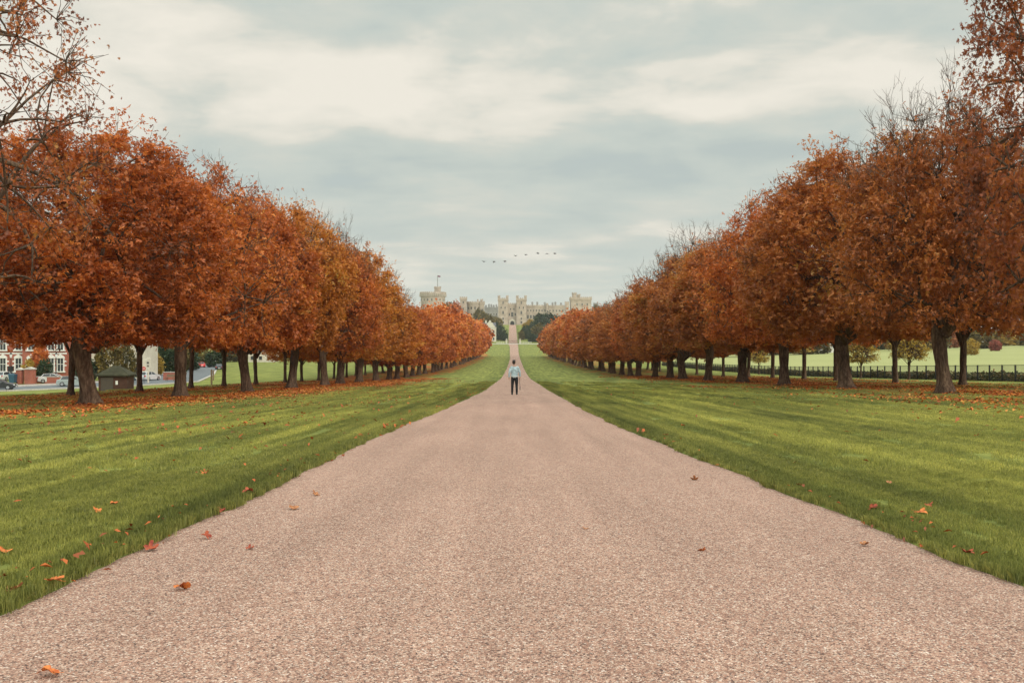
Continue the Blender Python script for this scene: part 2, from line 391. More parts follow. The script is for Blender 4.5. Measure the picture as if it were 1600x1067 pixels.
def m_gravel():
    m, nt = newmat('gravel'); p = geop(nt)
    v = N(nt, 'ShaderNodeTexVoronoi'); v.inputs['Scale'].default_value = 135; v.inputs['Randomness'].default_value = 1.0
    L(nt, vscale(nt, p, (1, .9, 1)), v.inputs['Vector'])
    sv = N(nt, 'ShaderNodeSeparateColor'); L(nt, v.outputs['Color'], sv.inputs[0])
    stone = ramp(nt, sv.outputs[0], [(0, (.055, .040, .036)), (.09, (.15, .092, .075)), (.24, (.31, .172, .128)), (.5, (.42, .240, .172)), (.70, (.47, .305, .23)), (.90, (.56, .415, .32)), (1, (.70, .59, .51))])
    gapf = maprange(nt, v.outputs['Distance'], .42, .75, 0, .55)
    c = mixc(nt, gapf, stone, (.15, .10, .085))
    v2 = N(nt, 'ShaderNodeTexVoronoi'); v2.inputs['Scale'].default_value = 40; L(nt, p, v2.inputs['Vector'])
    s2 = N(nt, 'ShaderNodeSeparateColor'); L(nt, v2.outputs['Color'], s2.inputs[0])
    c = mixc(nt, 1.0, c, ramp(nt, s2.outputs[1], [(0, (.86, .84, .83)), (1, (1.12, 1.13, 1.14))]), 'MULTIPLY')
    big = noise(nt, vscale(nt, p, (1, .05, 0)), 2.0, 5, .6)
    c = mixc(nt, 1.0, c, ramp(nt, big, [(.35, (.89, .885, .885)), (.65, (1.07, 1.07, 1.07))]), 'MULTIPLY')
    b2 = noise(nt, vscale(nt, p, (1, .5, 0)), .5, 3)
    c = mixc(nt, 1.0, c, ramp(nt, b2, [(.35, (.91, .885, .885)), (.65, (1.03, 1.0, 1.0))]), 'MULTIPLY')
    h = math_(nt, 'SUBTRACT', 1.0, v.outputs['Distance'])
    finish(nt, c, .9, bump=h, bstr=.55, bdist=.008, spec=.2); return m
M_gravel = m_gravel()

def m_stone(name, a, b, brick=None):
    m, nt = newmat(name); p = objc(nt)
    n = noise(nt, p, .25, 5, .6); n2 = noise(nt, p, 2.0, 4, .7)
    t = math_(nt, 'ADD', math_(nt, 'MULTIPLY', n, .5), math_(nt, 'MULTIPLY', n2, .5))
    c = mixc(nt, maprange(nt, t, .35, .65), a, b)
    finish(nt, c, .9, bump=n2, bstr=.4, bdist=.05, spec=.15); return m
M_stone = m_stone('castle_stone', (.31, .25, .20), (.53, .44, .365))
M_stone_grey = m_stone('grey_stone', (.22, .215, .205), (.34, .33, .31))
M_cream = m_stone('cream_render', (.48, .44, .36), (.62, .58, .49))
M_white = m_simple('white_paint', (.72, .70, .66), .5)
M_pane = m_simple('dark_glass', (.03, .035, .04), .15, spec=.6, var=.1)
M_slate = m_simple('slate_roof', (.09, .09, .10), .8, scale=3)
M_black = m_simple('black_iron', (.015, .016, .017), .5)
M_asphalt = m_simple('asphalt', (.115, .125, .135), .85, scale=1.2, var=.15)
M_pave = m_simple('paving', (.30, .25, .22), .9, scale=2)
M_kerb = m_simple('kerb_stone', (.45, .42, .38), .85)
M_tyre = m_simple('tyre_rubber', (.02, .02, .02), .9)
M_rim = m_simple('alloy', (.45, .46, .48), .35, metal=.7)
M_red = m_simple('red_paint', (.50, .02, .015), .3)
M_redlamp = m_simple('red_lens', (.45, .02, .02), .25)
M_lamp = m_simple('clear_lens', (.75, .75, .75), .15)
M_blue = m_simple('blue_plastic', (.03, .09, .14), .5)
M_wood = m_simple('weathered_wood', (.20, .13, .08), .8, scale=9)
M_darkwood = m_simple('dark_wood', (.07, .055, .042), .8, scale=9)
M_flag = m_simple('flag_cloth', (.20, .10, .14), .8)

def m_brick():
    m, nt = newmat('red_brick'); p = objc(nt)
    b = N(nt, 'ShaderNodeTexBrick'); b.inputs['Scale'].default_value = 1.0
    b.inputs['Brick Width'].default_value = .225; b.inputs['Row Height'].default_value = .075; b.inputs['Mortar Size'].default_value = .008
    b.inputs['Color1'].default_value = (.38, .075, .04, 1); b.inputs['Color2'].default_value = (.28, .055, .035, 1); b.inputs['Mortar'].default_value = (.35, .27, .22, 1)
    sp = N(nt, 'ShaderNodeSeparateXYZ'); L(nt, p, sp.inputs[0]); cb = N(nt, 'ShaderNodeCombineXYZ')
    L(nt, math_(nt, 'ADD', sp.outputs[0], sp.outputs[1]), cb.inputs[0]); L(nt, sp.outputs[2], cb.inputs[1])
    L(nt, cb.outputs[0], b.inputs['Vector'])
    c = mixc(nt, 1.0, b.outputs[0], ramp(nt, noise(nt, p, .8, 3), [(.3, (.8, .8, .8)), (.7, (1.15, 1.15, 1.15))]), 'MULTIPLY')
    finish(nt, c, .9, spec=.15); return m
M_brick = m_brick()
M_darkbrick = m_stone('dark_brown_brick', (.05, .024, .017), (.085, .042, .03))
M_tiles = m_stone('mossy_tiles', (.028, .028, .016), (.06, .055, .032))

# ------------------------------------------------------------------ ground sheet (columns follow the path's edges)
def build_ground():
    ys = [-120, -80, -50, -30, -18, -10, -6, -3]; y = 0.0
    while y < 2900:
        ys.append(y); y += max(0.10, min(.012 * y + .06, 40)) if y < 400 else max(4.0, .012 * y)
    ys = np.array(ys)
    off = [0.0, .03, .07, .13]; o = .22; st = .12
    while o < 2200:
        off.append(o); st = st * 1.03 if o < 22 else st * 1.09; st = min(st, 60); o += st
    off = np.array(off)
    inner = np.linspace(.06, .94, 9)
    V = []
    lift = np.array([0, .55, 1.0] + [1.0] * (len(off) - 3)) * .045
    for y in ys:
        l, r = float(edgeL(y)), float(edgeR(y))
        xs = np.concatenate([(l - off)[::-1], l + (r - l) * inner, r + off])
        z = H(xs, np.full(len(xs), y)); ln = np.concatenate([lift[::-1], np.full(len(inner), -.03), lift])
        ln = ln * (1 if y < 883 else 0)
        V.append(np.stack([xs, np.full(len(xs), y), z + ln], 1))
    V = np.array(V); ny, nx = V.shape[:2]
    idx = np.arange(ny * nx).reshape(ny, nx)
    Fc = np.stack([idx[:-1, :-1], idx[:-1, 1:], idx[1:, 1:], idx[1:, :-1]], -1).reshape(-1, 4)
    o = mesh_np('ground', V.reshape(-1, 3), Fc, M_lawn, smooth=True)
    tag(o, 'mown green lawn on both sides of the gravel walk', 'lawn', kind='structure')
build_ground()
def build_path():
    ys = [-60, -40, -20, -8, -3]; y = 0.0
    while y < 881:
        ys.append(y); y += max(.12, min(.02 * y + .06, 5))
    ys = np.array(ys); V = []
    for y in ys:
        l, r = float(edgeL(y)) - .05, float(edgeR(y)) + .05
        xs = np.linspace(l, r, 17); t = np.linspace(-1, 1, 17)
        z = H(xs, np.full(17, y)) + .004 + .028 * (1 - t ** 2) - .004
        V.append(np.stack([xs, np.full(17, y), z + .002], 1))
    V = np.array(V); idx = np.arange(len(ys) * 17).reshape(len(ys), 17)
    Fc = np.stack([idx[:-1, :-1], idx[:-1, 1:], idx[1:, 1:], idx[1:, :-1]], -1).reshape(-1, 4)
    o = mesh_np('path', V.reshape(-1, 3), Fc, M_gravel, smooth=True)
    tag(o, 'long straight pinkish gravel walk running to the castle', 'path', kind='structure')
build_path()

# ------------------------------------------------------------------ grass blades (one object, instanced tiles)
rs = np.random.RandomState(11)
def tile(name, size, n, h, w, seed, disc=False):
    r = np.random.RandomState(seed)
    if disc:
        a = r.rand(n) * 6.283; q = size / 2 * np.sqrt(r.rand(n)); x, y = q * np.cos(a), q * np.sin(a)
    else: x, y = (r.rand(2, n) - .5) * size
    cl = fbm(x / size * 5 + seed, y / size * 5, 2)
    hh = h * (.45 + .8 * r.rand(n)) * (.6 + .8 * cl); a = r.rand(n) * 6.283; la = r.rand(n) * 6.283; lean = hh * (.25 + .6 * r.rand(n))
    dx, dy = np.cos(a) * w / 2, np.sin(a) * w / 2; lx, ly = np.cos(la) * lean, np.sin(la) * lean
    z0 = np.full(n, -.02)
    v = np.stack([np.stack([x - dx, y - dy, z0], 1), np.stack([x + dx, y + dy, z0], 1),
                  np.stack([x + lx * .4 + dx * .8, y + ly * .4 + dy * .8, hh * .62], 1), np.stack([x + lx, y + ly, hh], 1),
                  np.stack([x + lx * .4 - dx * .8, y + ly * .4 - dy * .8, hh * .62], 1)], 1)
    t = np.repeat(np.clip(r.rand(n) * .95 + (r.rand(n) > .97) * .5, 0, 1), 5)
    b = np.arange(n)[:, None] * 5
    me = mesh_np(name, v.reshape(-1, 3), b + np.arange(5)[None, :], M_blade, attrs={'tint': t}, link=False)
    return bpy.data.objects.new(name, me)
def scatter(name, pts, rot, scl, proto, label, cat, kind='stuff'):
    """one object: geometry nodes put the tile mesh on every point"""
    me = bpy.data.meshes.new(name); me.vertices.add(len(pts)); me.vertices.foreach_set('co', np.asarray(pts, np.float32).ravel())
    for an, av in (('rot', rot), ('scl', scl)):
        a = me.attributes.new(an, 'FLOAT', 'POINT'); a.data.foreach_set('value', np.asarray(av, np.float32))
    o = bpy.data.objects.new(name, me); COL.objects.link(o)
    ng = bpy.data.node_groups.new(name, 'GeometryNodeTree')
    ng.interface.new_socket('Geometry', in_out='INPUT', socket_type='NodeSocketGeometry')
    ng.interface.new_socket('Geometry', in_out='OUTPUT', socket_type='NodeSocketGeometry')
    gi = ng.nodes.new('NodeGroupInput'); go = ng.nodes.new('NodeGroupOutput')
    m2p = ng.nodes.new('GeometryNodeMeshToPoints'); iop = ng.nodes.new('GeometryNodeInstanceOnPoints')
    oi = ng.nodes.new('GeometryNodeObjectInfo'); oi.inputs['Object'].default_value = proto; oi.inputs['As Instance'].default_value = True
    ar = ng.nodes.new('GeometryNodeInputNamedAttribute'); ar.data_type = 'FLOAT'; ar.inputs[0].default_value = 'rot'
    asx = ng.nodes.new('GeometryNodeInputNamedAttribute'); asx.data_type = 'FLOAT'; asx.inputs[0].default_value = 'scl'
    cx = ng.nodes.new('ShaderNodeCombineXYZ'); cs = ng.nodes.new('ShaderNodeCombineXYZ'); cs.inputs[0].default_value = 1; cs.inputs[1].default_value = 1
    l = ng.links.new
    l(gi.outputs[0], m2p.inputs[0]); l(m2p.outputs[0], iop.inputs['Points']); l(oi.outputs['Geometry'], iop.inputs['Instance'])
    l(ar.outputs[0], cx.inputs[2]); l(cx.outputs[0], iop.inputs['Rotation']); l(asx.outputs[0], cs.inputs[2]); l(cs.outputs[0], iop.inputs['Scale'])
    l(iop.outputs[0], go.inputs[0])
    md = o.modifiers.new('scatter', 'NODES'); md.node_group = ng
    return tag(o, label, cat, kind=kind)
def lawn_points(d0, d1, step, half, jitter=.5):
    P = []
    y = d0
    while y < d1:
        lim = .72 * y + 2.5
        for sgn in (-1, 1):
            e = float(edgeL(y)) if sgn < 0 else float(edgeR(y))
            x = abs(e) + half
            while x < lim and x < 40:
                P.append((sgn * x + (rs.rand() * jitter * step if x > abs(e) + half + .01 else 0) * sgn, y + (rs.rand() - .5) * step * jitter)); x += step
        y += step
    P = np.array(P); z = H(P[:, 0], P[:, 1]) + .055
    return np.column_stack([P, z])
def hscale(P):
    hs = .65 + .8 * fbm(P[:, 0] * .9, P[:, 1] * .22, 3)
    lit_ = sstep(10.5, 14, np.abs(P[:, 0]) + (fbm(P[:, 0] * .2 + 3, P[:, 1] * .07) - .5) * 9); hs = hs * (1 - .35 * lit_)
    d = np.minimum(np.abs(P[:, 0] - edgeL(P[:, 1])), np.abs(P[:, 0] - edgeR(P[:, 1])))
    return hs * (1 + .55 * np.exp(-d / .5))
t1 = tile('grass_tile', .42, 1400, .025, .0036, 1); t2 = tile('grass_tile', .95, 2200, .027, .0065, 2); t3 = tile('grass_tile', 2.1, 3000, .028, .017, 3)
te = tile('grass_tuft', .15, 150, .034, .0036, 4, True)
P = lawn_points(2.2, 10, .36, .2); scatter('near_grass', P, rs.rand(len(P)) * 6.28, hscale(P), t1, 'short green grass blades of the nearest lawn beside the gravel', 'grass')
P = lawn_points(9.8, 30, .84, .55); scatter('mid_grass', P, rs.rand(len(P)) * 6.28, hscale(P), t2, 'short green grass blades of the lawn farther along the gravel', 'grass')
P = lawn_points(29.6, 95, 1.9, 1.35); P = P[rs.rand(len(P)) > sstep(50, 95, P[:, 1])]; P = P[rs.rand(len(P)) > .65 * sstep(11, 15, np.abs(P[:, 0]))]; scatter('far_grass', P, rs.rand(len(P)) * 6.28, hscale(P), t3, 'short grass of the lawn around the tree rows', 'grass')
ey = np.concatenate([np.arange(2.0, 12, .035), np.arange(12, 34, .09)]); ey = np.concatenate([ey, ey]); half = len(ey) // 2
ex = np.concatenate([edgeL(ey[:half]) - .02 - rs.rand(half) * .14, edgeR(ey[half:]) + .02 + rs.rand(half) * .14])
P = np.column_stack([ex, ey, H(ex, ey) + .03]); scatter('edge_grass', P, rs.rand(len(P)) * 6.28, .55 + .7 * fbm(P[:, 0] * 2, P[:, 1] * 1.1), te, 'longer grass tufts fringing the edges of the gravel walk', 'grass')

te2 = tile('grass_tuft', .46, 420, .030, .0085, 6, True)
yy = []; y = 9.5
while y < 95:
    yy.append(y); y += .16 + .004 * y
yy = np.array(yy); Q = []
for sg in (-1, 1):
    for k in range(5):
        if k > 2: q = yy[yy > 28]
        else: q = yy
        q = q + rs.rand(len(q)) * .1; e_ = edgeL(q) if sg < 0 else edgeR(q)
        Q.append(np.column_stack([e_ + sg * (.24 + k * .27 + rs.rand(len(q)) * .06), q]))
Q = np.concatenate(Q); P = np.column_stack([Q, H(Q[:, 0], Q[:, 1]) + .05]); scatter('verge_grass', P, rs.rand(len(P)) * 6.28, hscale(P), te2, 'short grass of the verge strip next to the gravel walk', 'grass')

# ------------------------------------------------------------------ trees
def tube_arrays(lines, n):
    """lines: list of (pts (k,3), radii (k,)); returns verts, quads"""
    V = []; Q = []; b = 0
    ang = np.arange(n) * 2 * np.pi / n; ca, sa = np.cos(ang), np.sin(ang)
    for pts, rad in lines:
        k = len(pts); d = np.gradient(pts, axis=0); d /= np.linalg.norm(d, axis=1)[:, None] + 1e-9
        ref = np.array([0, 0, 1.0]) if abs(d[0, 2]) < .8 else np.array([1.0, 0, 0])
        u = np.cross(d, ref); u /= np.linalg.norm(u, axis=1)[:, None] + 1e-9; v = np.cross(d, u)
        ring = pts[:, None, :] + rad[:, None, None] * (u[:, None, :] * ca[None, :, None] + v[:, None, :] * sa[None, :, None])
        V.append(ring.reshape(-1, 3))
        i = np.arange(k - 1)[:, None] * n + b; j = np.arange(n)[None, :]
        Q.append(np.stack([i + j, i + (j + 1) % n, i + n + (j + 1) % n, i + n + j], -1).reshape(-1, 4)); b += k * n
    return np.concatenate(V), np.concatenate(Q)
def leaves_np(pos, size, r, kind):
    """pos (n,3); kind 'palm' five drooping leaflets, 'rhomb' one folded leaf. Returns verts, quads, per-vertex index of leaf"""
    n = len(pos)
    nrm = r.normal(size=(n, 3)); nrm[:, 2] += .9; nrm /= np.linalg.norm(nrm, axis=1)[:, None]
    a = r.normal(size=(n, 3)); u = np.cross(nrm, a); u /= np.linalg.norm(u, axis=1)[:, None]; v = np.cross(nrm, u)
    s = size * (.65 + .7 * r.rand(n))
    V = []
    if kind == 'palm': fans = [(-1.25, .72), (-.62, .92), (0, 1.0), (.62, .92), (1.25, .72)]; wid = .19
    elif kind == 'tri': fans = [(-1.0, .9), (0, 1.0), (1.0, .9)]; wid = .24
    else: fans = [(0, 1.3)]; wid = .48
    for an, ln in fans:
        d = u * math.cos(an) + v * math.sin(an); w = -u * math.sin(an) + v * math.cos(an)
        l = (s * ln * (.85 + .3 * r.rand(n)))[:, None]; dr = (s * (.15 + .35 * r.rand(n)))[:, None]
        mid = pos + d * l * .58 - nrm * dr * .15; tip = pos + d * l - nrm * dr
        V += [pos + d * l * .05, mid + w * l * wid, tip, mid - w * l * wid]
    V = np.stack(V, 1); k = V.shape[1]
    Q = (np.arange(n)[:, None, None] * k + np.arange(k).reshape(-1, 4)[None]).reshape(-1, 4)
    return V.reshape(-1, 3), Q, k
def gen_tree(seed, Ht=13.5, Rc=5.65, base=2.15, tips=1500, lpt=10, size=.2, kind='palm', bare=0.0, sparse=1.0, trunk_r=.40, detail=2, sides=(16, 6, 4, 3), fork=2.5, leafmat=None, lumps=13, twigs=0, gap=.5, under=.9, upk=1.0):
    r = np.random.RandomState(seed)
    # lumpy envelope
    bd = r.normal(size=(lumps, 3)); bd /= np.linalg.norm(bd, axis=1)[:, None]; ba = r.uniform(-.30, .27, lumps)
    def env(dirs, t):
        s = np.where(t > .36, np.sqrt(np.clip(1 - ((t - .36) / .66) ** 2, 0, 1)), np.sqrt(1 - ((t - .36) / .52) ** 2))
        k = 1 + (np.exp(6 * (dirs @ bd.T - 1)) * ba).sum(1)
        return Rc * s * k
    m = tips
    t = r.beta(1.15, 1.25, m); ph = r.rand(m) * 2 * np.pi
    dz = (t - .4) * 2; dirs = np.stack([np.cos(ph) * np.sqrt(np.clip(1 - np.clip(dz, -1, 1) ** 2, .05, 1)), np.sin(ph) * np.sqrt(np.clip(1 - np.clip(dz, -1, 1) ** 2, .05, 1)), np.clip(dz, -1, 1)], 1)
    rho = env(dirs, t) * (r.rand(m) ** .42)
    hz = 1 + .06 * np.sin(ph * 3 + seed) + .05 * r.normal(size=m) * (t > .8)
    tip = np.stack([rho * np.cos(ph), rho * np.sin(ph), base + (Ht - base) * t * hz], 1)
    q_ = np.hypot(tip[:, 0], tip[:, 1])
    floor_ = base + under * (fbm(tip[:, 0] * .55 + seed, tip[:, 1] * .55, 2) - .5) * 2.0 + .8 * sstep(3.2, .8, q_)
    tip[:, 2] = np.maximum(tip[:, 2], floor_ + .1 + .35 * r.rand(m))
    crotch = np.array([0, 0, fork])
    def spread(n, pool, f, jit):
        ch = [r.randint(len(pool))]; dmin = np.linalg.norm(pool - pool[ch[0]], axis=1)
        for _ in range(n - 1):
            i = int(np.argmax(dmin * (0.6 + .4 * r.rand(len(pool))))); ch.append(i); dmin = np.minimum(dmin, np.linalg.norm(pool - pool[i], axis=1))
        c = pool[ch]; q = crotch + (c - crotch) * f
        q[:, 2] += .35 * (1 - f) * np.linalg.norm(c[:, :2], axis=1)
        return q + r.normal(size=q.shape) * jit
    n1, n2, n3 = (9, 46, 240) if detail == 2 else ((7, 26, 90) if detail == 1 else (6, 14, 30))
    l1 = spread(n1, tip, .42, .15); l2 = spread(n2, tip, .68, .15); l3 = spread(n3, tip, .87, .1)
    par2 = np.argmin(np.linalg.norm(l2[:, None] - l1[None], axis=2) + .0, axis=1)
    par3 = np.argmin(np.linalg.norm(l3[:, None] - l2[None], axis=2), axis=1)
    part = np.argmin(np.linalg.norm(tip[:, None] - l3[None], axis=2), axis=1)
    def curve(a, b, k, up, wob):
        s = np.linspace(0, 1, k)[:, None]; d = b - a; ln = np.linalg.norm(d)
        c = a + d * .45 + np.array([0, 0, up * upk * ln]) + r.normal(size=3) * wob * ln
        return (1 - s) ** 2 * a + 2 * s * (1 - s) * c + s ** 2 * b
    A = []; B = []; C = []
    tr = trunk_r
    for i in range(n1):
        rr = tr * r.uniform(.38, .52); A.append((curve(np.array([r.normal() * .06, r.normal() * .06, fork - .35]), l1[i], 7, .14, .07), np.linspace(rr, rr * .55, 7)))
    for i in range(n2):
        A.append((curve(l1[par2[i]], l2[i], 5, .08, .10), np.linspace(.085, .045, 5)))
    for i in range(n3):
        B.append((curve(l2[par3[i]], l3[i], 4, .05, .12), np.linspace(.042, .018, 4)))
    if detail == 2:
        for i in range(m): C.append((curve(l3[part[i]], tip[i], 3, .04, .12), np.linspace(.015, .006, 3)))
        # extra bare twiglets
        nb = int(300 + twigs + 3500 * bare); top = tip[:, 2] > base + (Ht - base) * (.62 if bare > 0 else .7); ti = np.where(top)[0]
        for i in r.choice(ti, nb):
            d = tip[i] - l3[part[i]]; d = d / (np.linalg.norm(d) + 1e-6) + r.normal(size=3) * .35; d[2] += .5; d /= np.linalg.norm(d)
            if bare > 0: d[2] += .15; d /= np.linalg.norm(d)
            ln_ = r.uniform(.25, .7) if bare == 0 else r.uniform(.4, 1.25); e0 = tip[i] + d * ln_
            C.append((curve(tip[i], e0, 3, .02, .14), np.array([.011, .008, .005])))
            if bare > 0:
                for _ in range(2):
                    d2 = d + r.normal(size=3) * .45; d2 /= np.linalg.norm(d2); a0 = tip[i] + d * ln_ * r.uniform(.4, .9)
                    C.append((np.stack([a0, a0 + d2 * ln_ * .25, a0 + d2 * ln_ * .5 + np.array([0, 0, .03])]), np.array([.008, .006, .004])))
    # trunk with root flare
    zs = np.array([-.5, -.1, .05, .2, .45, .8, 1.3, 1.8, fork - .3, fork + .1, fork + .6]); ns = sides[0]
    lob = r.rand(3) * 6.28; th = np.arange(ns) * 2 * np.pi / ns; TV = []
    lean = r.normal(size=2) * .07
    for z in zs:
        fl = math.exp(-max(z, -.1) / .30); rad = tr * (.97 + .85 * fl - .06 * min(max(z, 0), 3) / 2.5 + (.12 if z > 1.7 else 0))
        if z > fork: rad *= .75 if z < fork + .3 else .35
        k = 1 + (.10 + .22 * fl) * np.sin(th * 5 + lob[0]) * .6 + .07 * np.sin(th * 3 + lob[1]) + .04 * np.sin(th * 9 + lob[2] + z * 2)
        TV.append(np.stack([rad * k * np.cos(th) + lean[0] * z, rad * k * np.sin(th) + lean[1] * z, np.full(ns, z)], 1))
    TV = np.concatenate(TV); i = np.arange(len(zs) - 1)[:, None] * ns; j = np.arange(ns)[None]
    TQ = np.stack([i + j, i + (j + 1) % ns, i + ns + (j + 1) % ns, i + ns + j], -1).reshape(-1, 4)
    parts = [(TV, TQ), tube_arrays(A, sides[1]), tube_arrays(B, sides[2])]
    if C: parts.append(tube_arrays(C, sides[3]))
    VV = []; QQ = []; b = 0
    for v, q in parts: VV.append(v); QQ.append(q + b); b += len(v)
    trunk = mesh_np('trunk', np.concatenate(VV), np.concatenate(QQ), M_bark, smooth=True, link=False)
    # leaves in clumps round the twigs
    tt = (tip[:, 2] - base) / (Ht - base)
    w = np.ones(m) * sparse
    g2 = r.rand(n2); g3 = r.rand(n3); w *= np.where(g2[par3[part]] < .28, .28, 1.08) * (.55 + .85 * g3[part])
    if bare > 0: w *= 1 - np.clip((tt - (1 - bare)) / .16, 0, 1) * .95
    w *= 1 - .45 * np.clip((tt - .65) / .35, 0, 1)
    w *= 1 - .7 * sstep(3.4, 1.2, q_) * sstep(.22, .06, tt)
    cnt = r.poisson(lpt * w)
    own = np.repeat(np.arange(m), cnt); s = r.rand(len(own))
    st = l3[part[own]]; pos = st + (tip[own] - st) * (.25 + .85 * s)[:, None] + r.normal(size=(len(own), 3)) * np.array([.22, .22, .15])
    pos[:, 2] = np.maximum(pos[:, 2], floor_[own] - .25 + .35 * r.rand(len(own)))
    LV, LQ, k = leaves_np(pos, size, r, kind)
    ct = r.rand(n3) ; tw = r.rand(m)
    big = .5 + .5 * np.sin(tip[:, 0] * .7 + seed) * np.sin(tip[:, 1] * .8 + 2 * seed) * np.cos(tip[:, 2] * .6 + seed)
    tint = np.clip(-.06 + .34 * ct[part[own]] + .26 * tw[own] + .26 * big[own] + .36 * (r.rand(len(own)) - .15), 0, 1)
    crown = mesh_np('crown', LV, LQ, leafmat or M_rust, attrs={'tint': np.repeat(tint, k)}, link=False)
    return trunk, crown

near = [gen_tree(101 + i, Ht=12.2, tips=2300, lpt=26, size=.150, kind='tri', base=2.75, trunk_r=.30, fork=2.8, bare=b, sparse=s) for i, (b, s) in enumerate([(0, 1.05), (0, .9), (0, 1.0), (.22, .66)])]
sparse_near = gen_tree(231, Ht=15.5, Rc=6.3, tips=1500, lpt=17, size=.092, kind='palm', bare=0, sparse=.62, base=3.0, trunk_r=.30, twigs=3200, under=.3, upk=2.2)
sparse_side = gen_tree(206, Ht=15.5, Rc=5.9, tips=2000, lpt=26, size=.125, kind='palm', bare=0, sparse=.56, base=2.8, trunk_r=.34, twigs=900)
outer_near = [gen_tree(351 + i, Ht=11.6, tips=1500, lpt=13, size=.21, kind='tri', base=3.5, fork=3.2, trunk_r=.25) for i in range(2)]
mid = [gen_tree(301 + i, tips=1600, lpt=15, size=.22, kind='tri', bare=b, detail=2, base=2.5, trunk_r=.34) for i, b in enumerate([0, 0, .22])]
far = [gen_tree(401 + i, tips=900, lpt=9, size=.40, base=2.3, trunk_r=.34, kind='rhomb', detail=1, sides=(8, 4, 3, 3)) for i in range(3)]
vfar = [gen_tree(501 + i, tips=450, lpt=5, size=.75, kind='rhomb', detail=0, sides=(6, 3, 3, 3)) for i in range(2)]

def place_tree(name, x, y, meshes, h, label, cat, group, mat=None, rad=1.0, nominal=13.5, sink=0.0, z=None, rad_trunk=1):
    s = h / nominal
    e = empty(name, (x, y, (Hf(x, y) if z is None else z) - sink), random.random() * 6.28)
    tag(e, label, cat, group)
    sxy = rad * random.uniform(.93, 1.07)
    e.scale = (sxy, sxy, s)
    for nm, me in zip(('trunk', 'crown'), meshes):
        o = bpy.data.objects.new(nm, me); COL.objects.link(o); o.parent = e
        if rad_trunk != 1: 
            if nm == 'trunk': o.scale = (rad_trunk, rad_trunk, 1)
        if nm == 'crown' and mat: o.material_slots[0].link = 'OBJECT'; o.material_slots[0].material = mat
    return e
random.seed(7)
ORD = ['first', 'second', 'third', 'fourth', 'fifth', 'sixth', 'seventh', 'eighth', 'ninth', 'tenth', 'eleventh', 'twelfth', 'thirteenth', 'fourteenth', 'fifteenth', 'sixteenth', 'seventeenth', 'eighteenth']
hL = ([25, 36, 46, 57, 67, 79, 90, 100, 111, 119, 150, 180, 229, 300, 430, 600], [18.5, 10.8, 12.2, 12.0, 12.3, 15.0, 14.0, 14.6, 14.2, 10.2, 10.8, 12.5, 14.8, 15, 16, 15])
hR = ([25, 36, 46, 57, 67, 84, 100, 121, 163, 196, 238, 300, 420, 600], [16.5, 11.3, 12.2, 11.5, 11.6, 13.2, 11.8, 11.0, 11.3, 12.0, 14.0, 14.5, 14.5, 14])
n_inner = 0
def row(side, X, ds, inner):
    sg = -1 if side == 'left' else 1
    for k, d in enumerate(ds):
        x = sg * X + random.uniform(-.4, .4); y = d + (random.uniform(-.4, .4) if k > 8 else 0)
        h = float(np.interp(d, *(hL if sg < 0 else hR))) * (random.uniform(.97, 1.03) if k < 3 else random.uniform(.90, 1.08))
        if not inner: h *= .88
        bare = False
        if inner and sg < 0 and k == 0: ms, nom = sparse_near, 15.5
        elif inner and sg > 0 and k == 0: ms, nom = sparse_side, 15.5
        elif d < 82 and not inner: ms, nom = outer_near[(k + (sg > 0)) % 2], 11.6
        elif d < 82:
            bare = inner and ((sg > 0 and k in (1, 5)) or (sg < 0 and k == 5)); ms, nom = (near[3] if bare else near[(k * 2 + (sg > 0)) % 3]), 12.2
        elif d < 180 and not inner: ms, nom = outer_near[(k + (sg > 0)) % 2], 11.6
        elif d < 180:
            bare = inner and ((sg > 0 and k in (6, 9)) or (sg < 0 and k == 8)); ms, nom = (mid[2] if bare else mid[(k + (sg > 0)) % 2]), 13.5
        elif d < 330: ms, nom = far[k % 3], 13.5
        else: ms, nom = vfar[k % 2], 13.5
        mat = None if sg < 0 else M_rustR
        rad = 1.0 if d < 330 else 1.02
        if inner and k == 0: mat = M_maroon
        if inner and k == 0: rad = .70 if sg > 0 else 1.0
        if inner and k == 1 and sg > 0: rad = .84
        if sg < 0 and (k in (4, 6, 7, 8) or (k % 5 == 2 and k > 8)): mat = M_orange
        if sg > 0 and k % 5 == 3: mat = M_rust
        rw = 'inner' if inner else 'outer'
        kk = k
        adj = ('half-bare' if (inner and k == 0 and sg < 0) or bare else ('tall brown' if sg > 0 and k == 0 and inner else ('rust-orange' if sg < 0 else 'russet brown')))
        if k < len(ORD): lab = f'{adj} chestnut tree, {ORD[kk]} from the camera in the {rw} row {side} of the walk'
        elif d < 340: lab = f'distant rust chestnut tree far down the {rw} row {side} of the walk'
        else: lab = f'tiny chestnut tree near the far end of the {rw} row {side} of the walk'
        place_tree('chestnut_tree', x, y, ms, h, lab, 'tree', f'chestnut trees of the {rw} row {side} of the walk', mat, rad, nom, rad_trunk=1 if inner else .72)
S = 10.4
inner_d = [25.6, 36.0, 46.6, 57.3, 67.8, 78.4] + [78.4 + S * i for i in range(1, 35)]
outer_d = [45.5, 56.5, 66.6] + [66.6 + S * i for i in range(1, 14)]
row('left', 17.0, inner_d, True); row('right', 17.0, inner_d, True)
row('left', 28.0, outer_d, False); row('right', 28.0, outer_d, False)

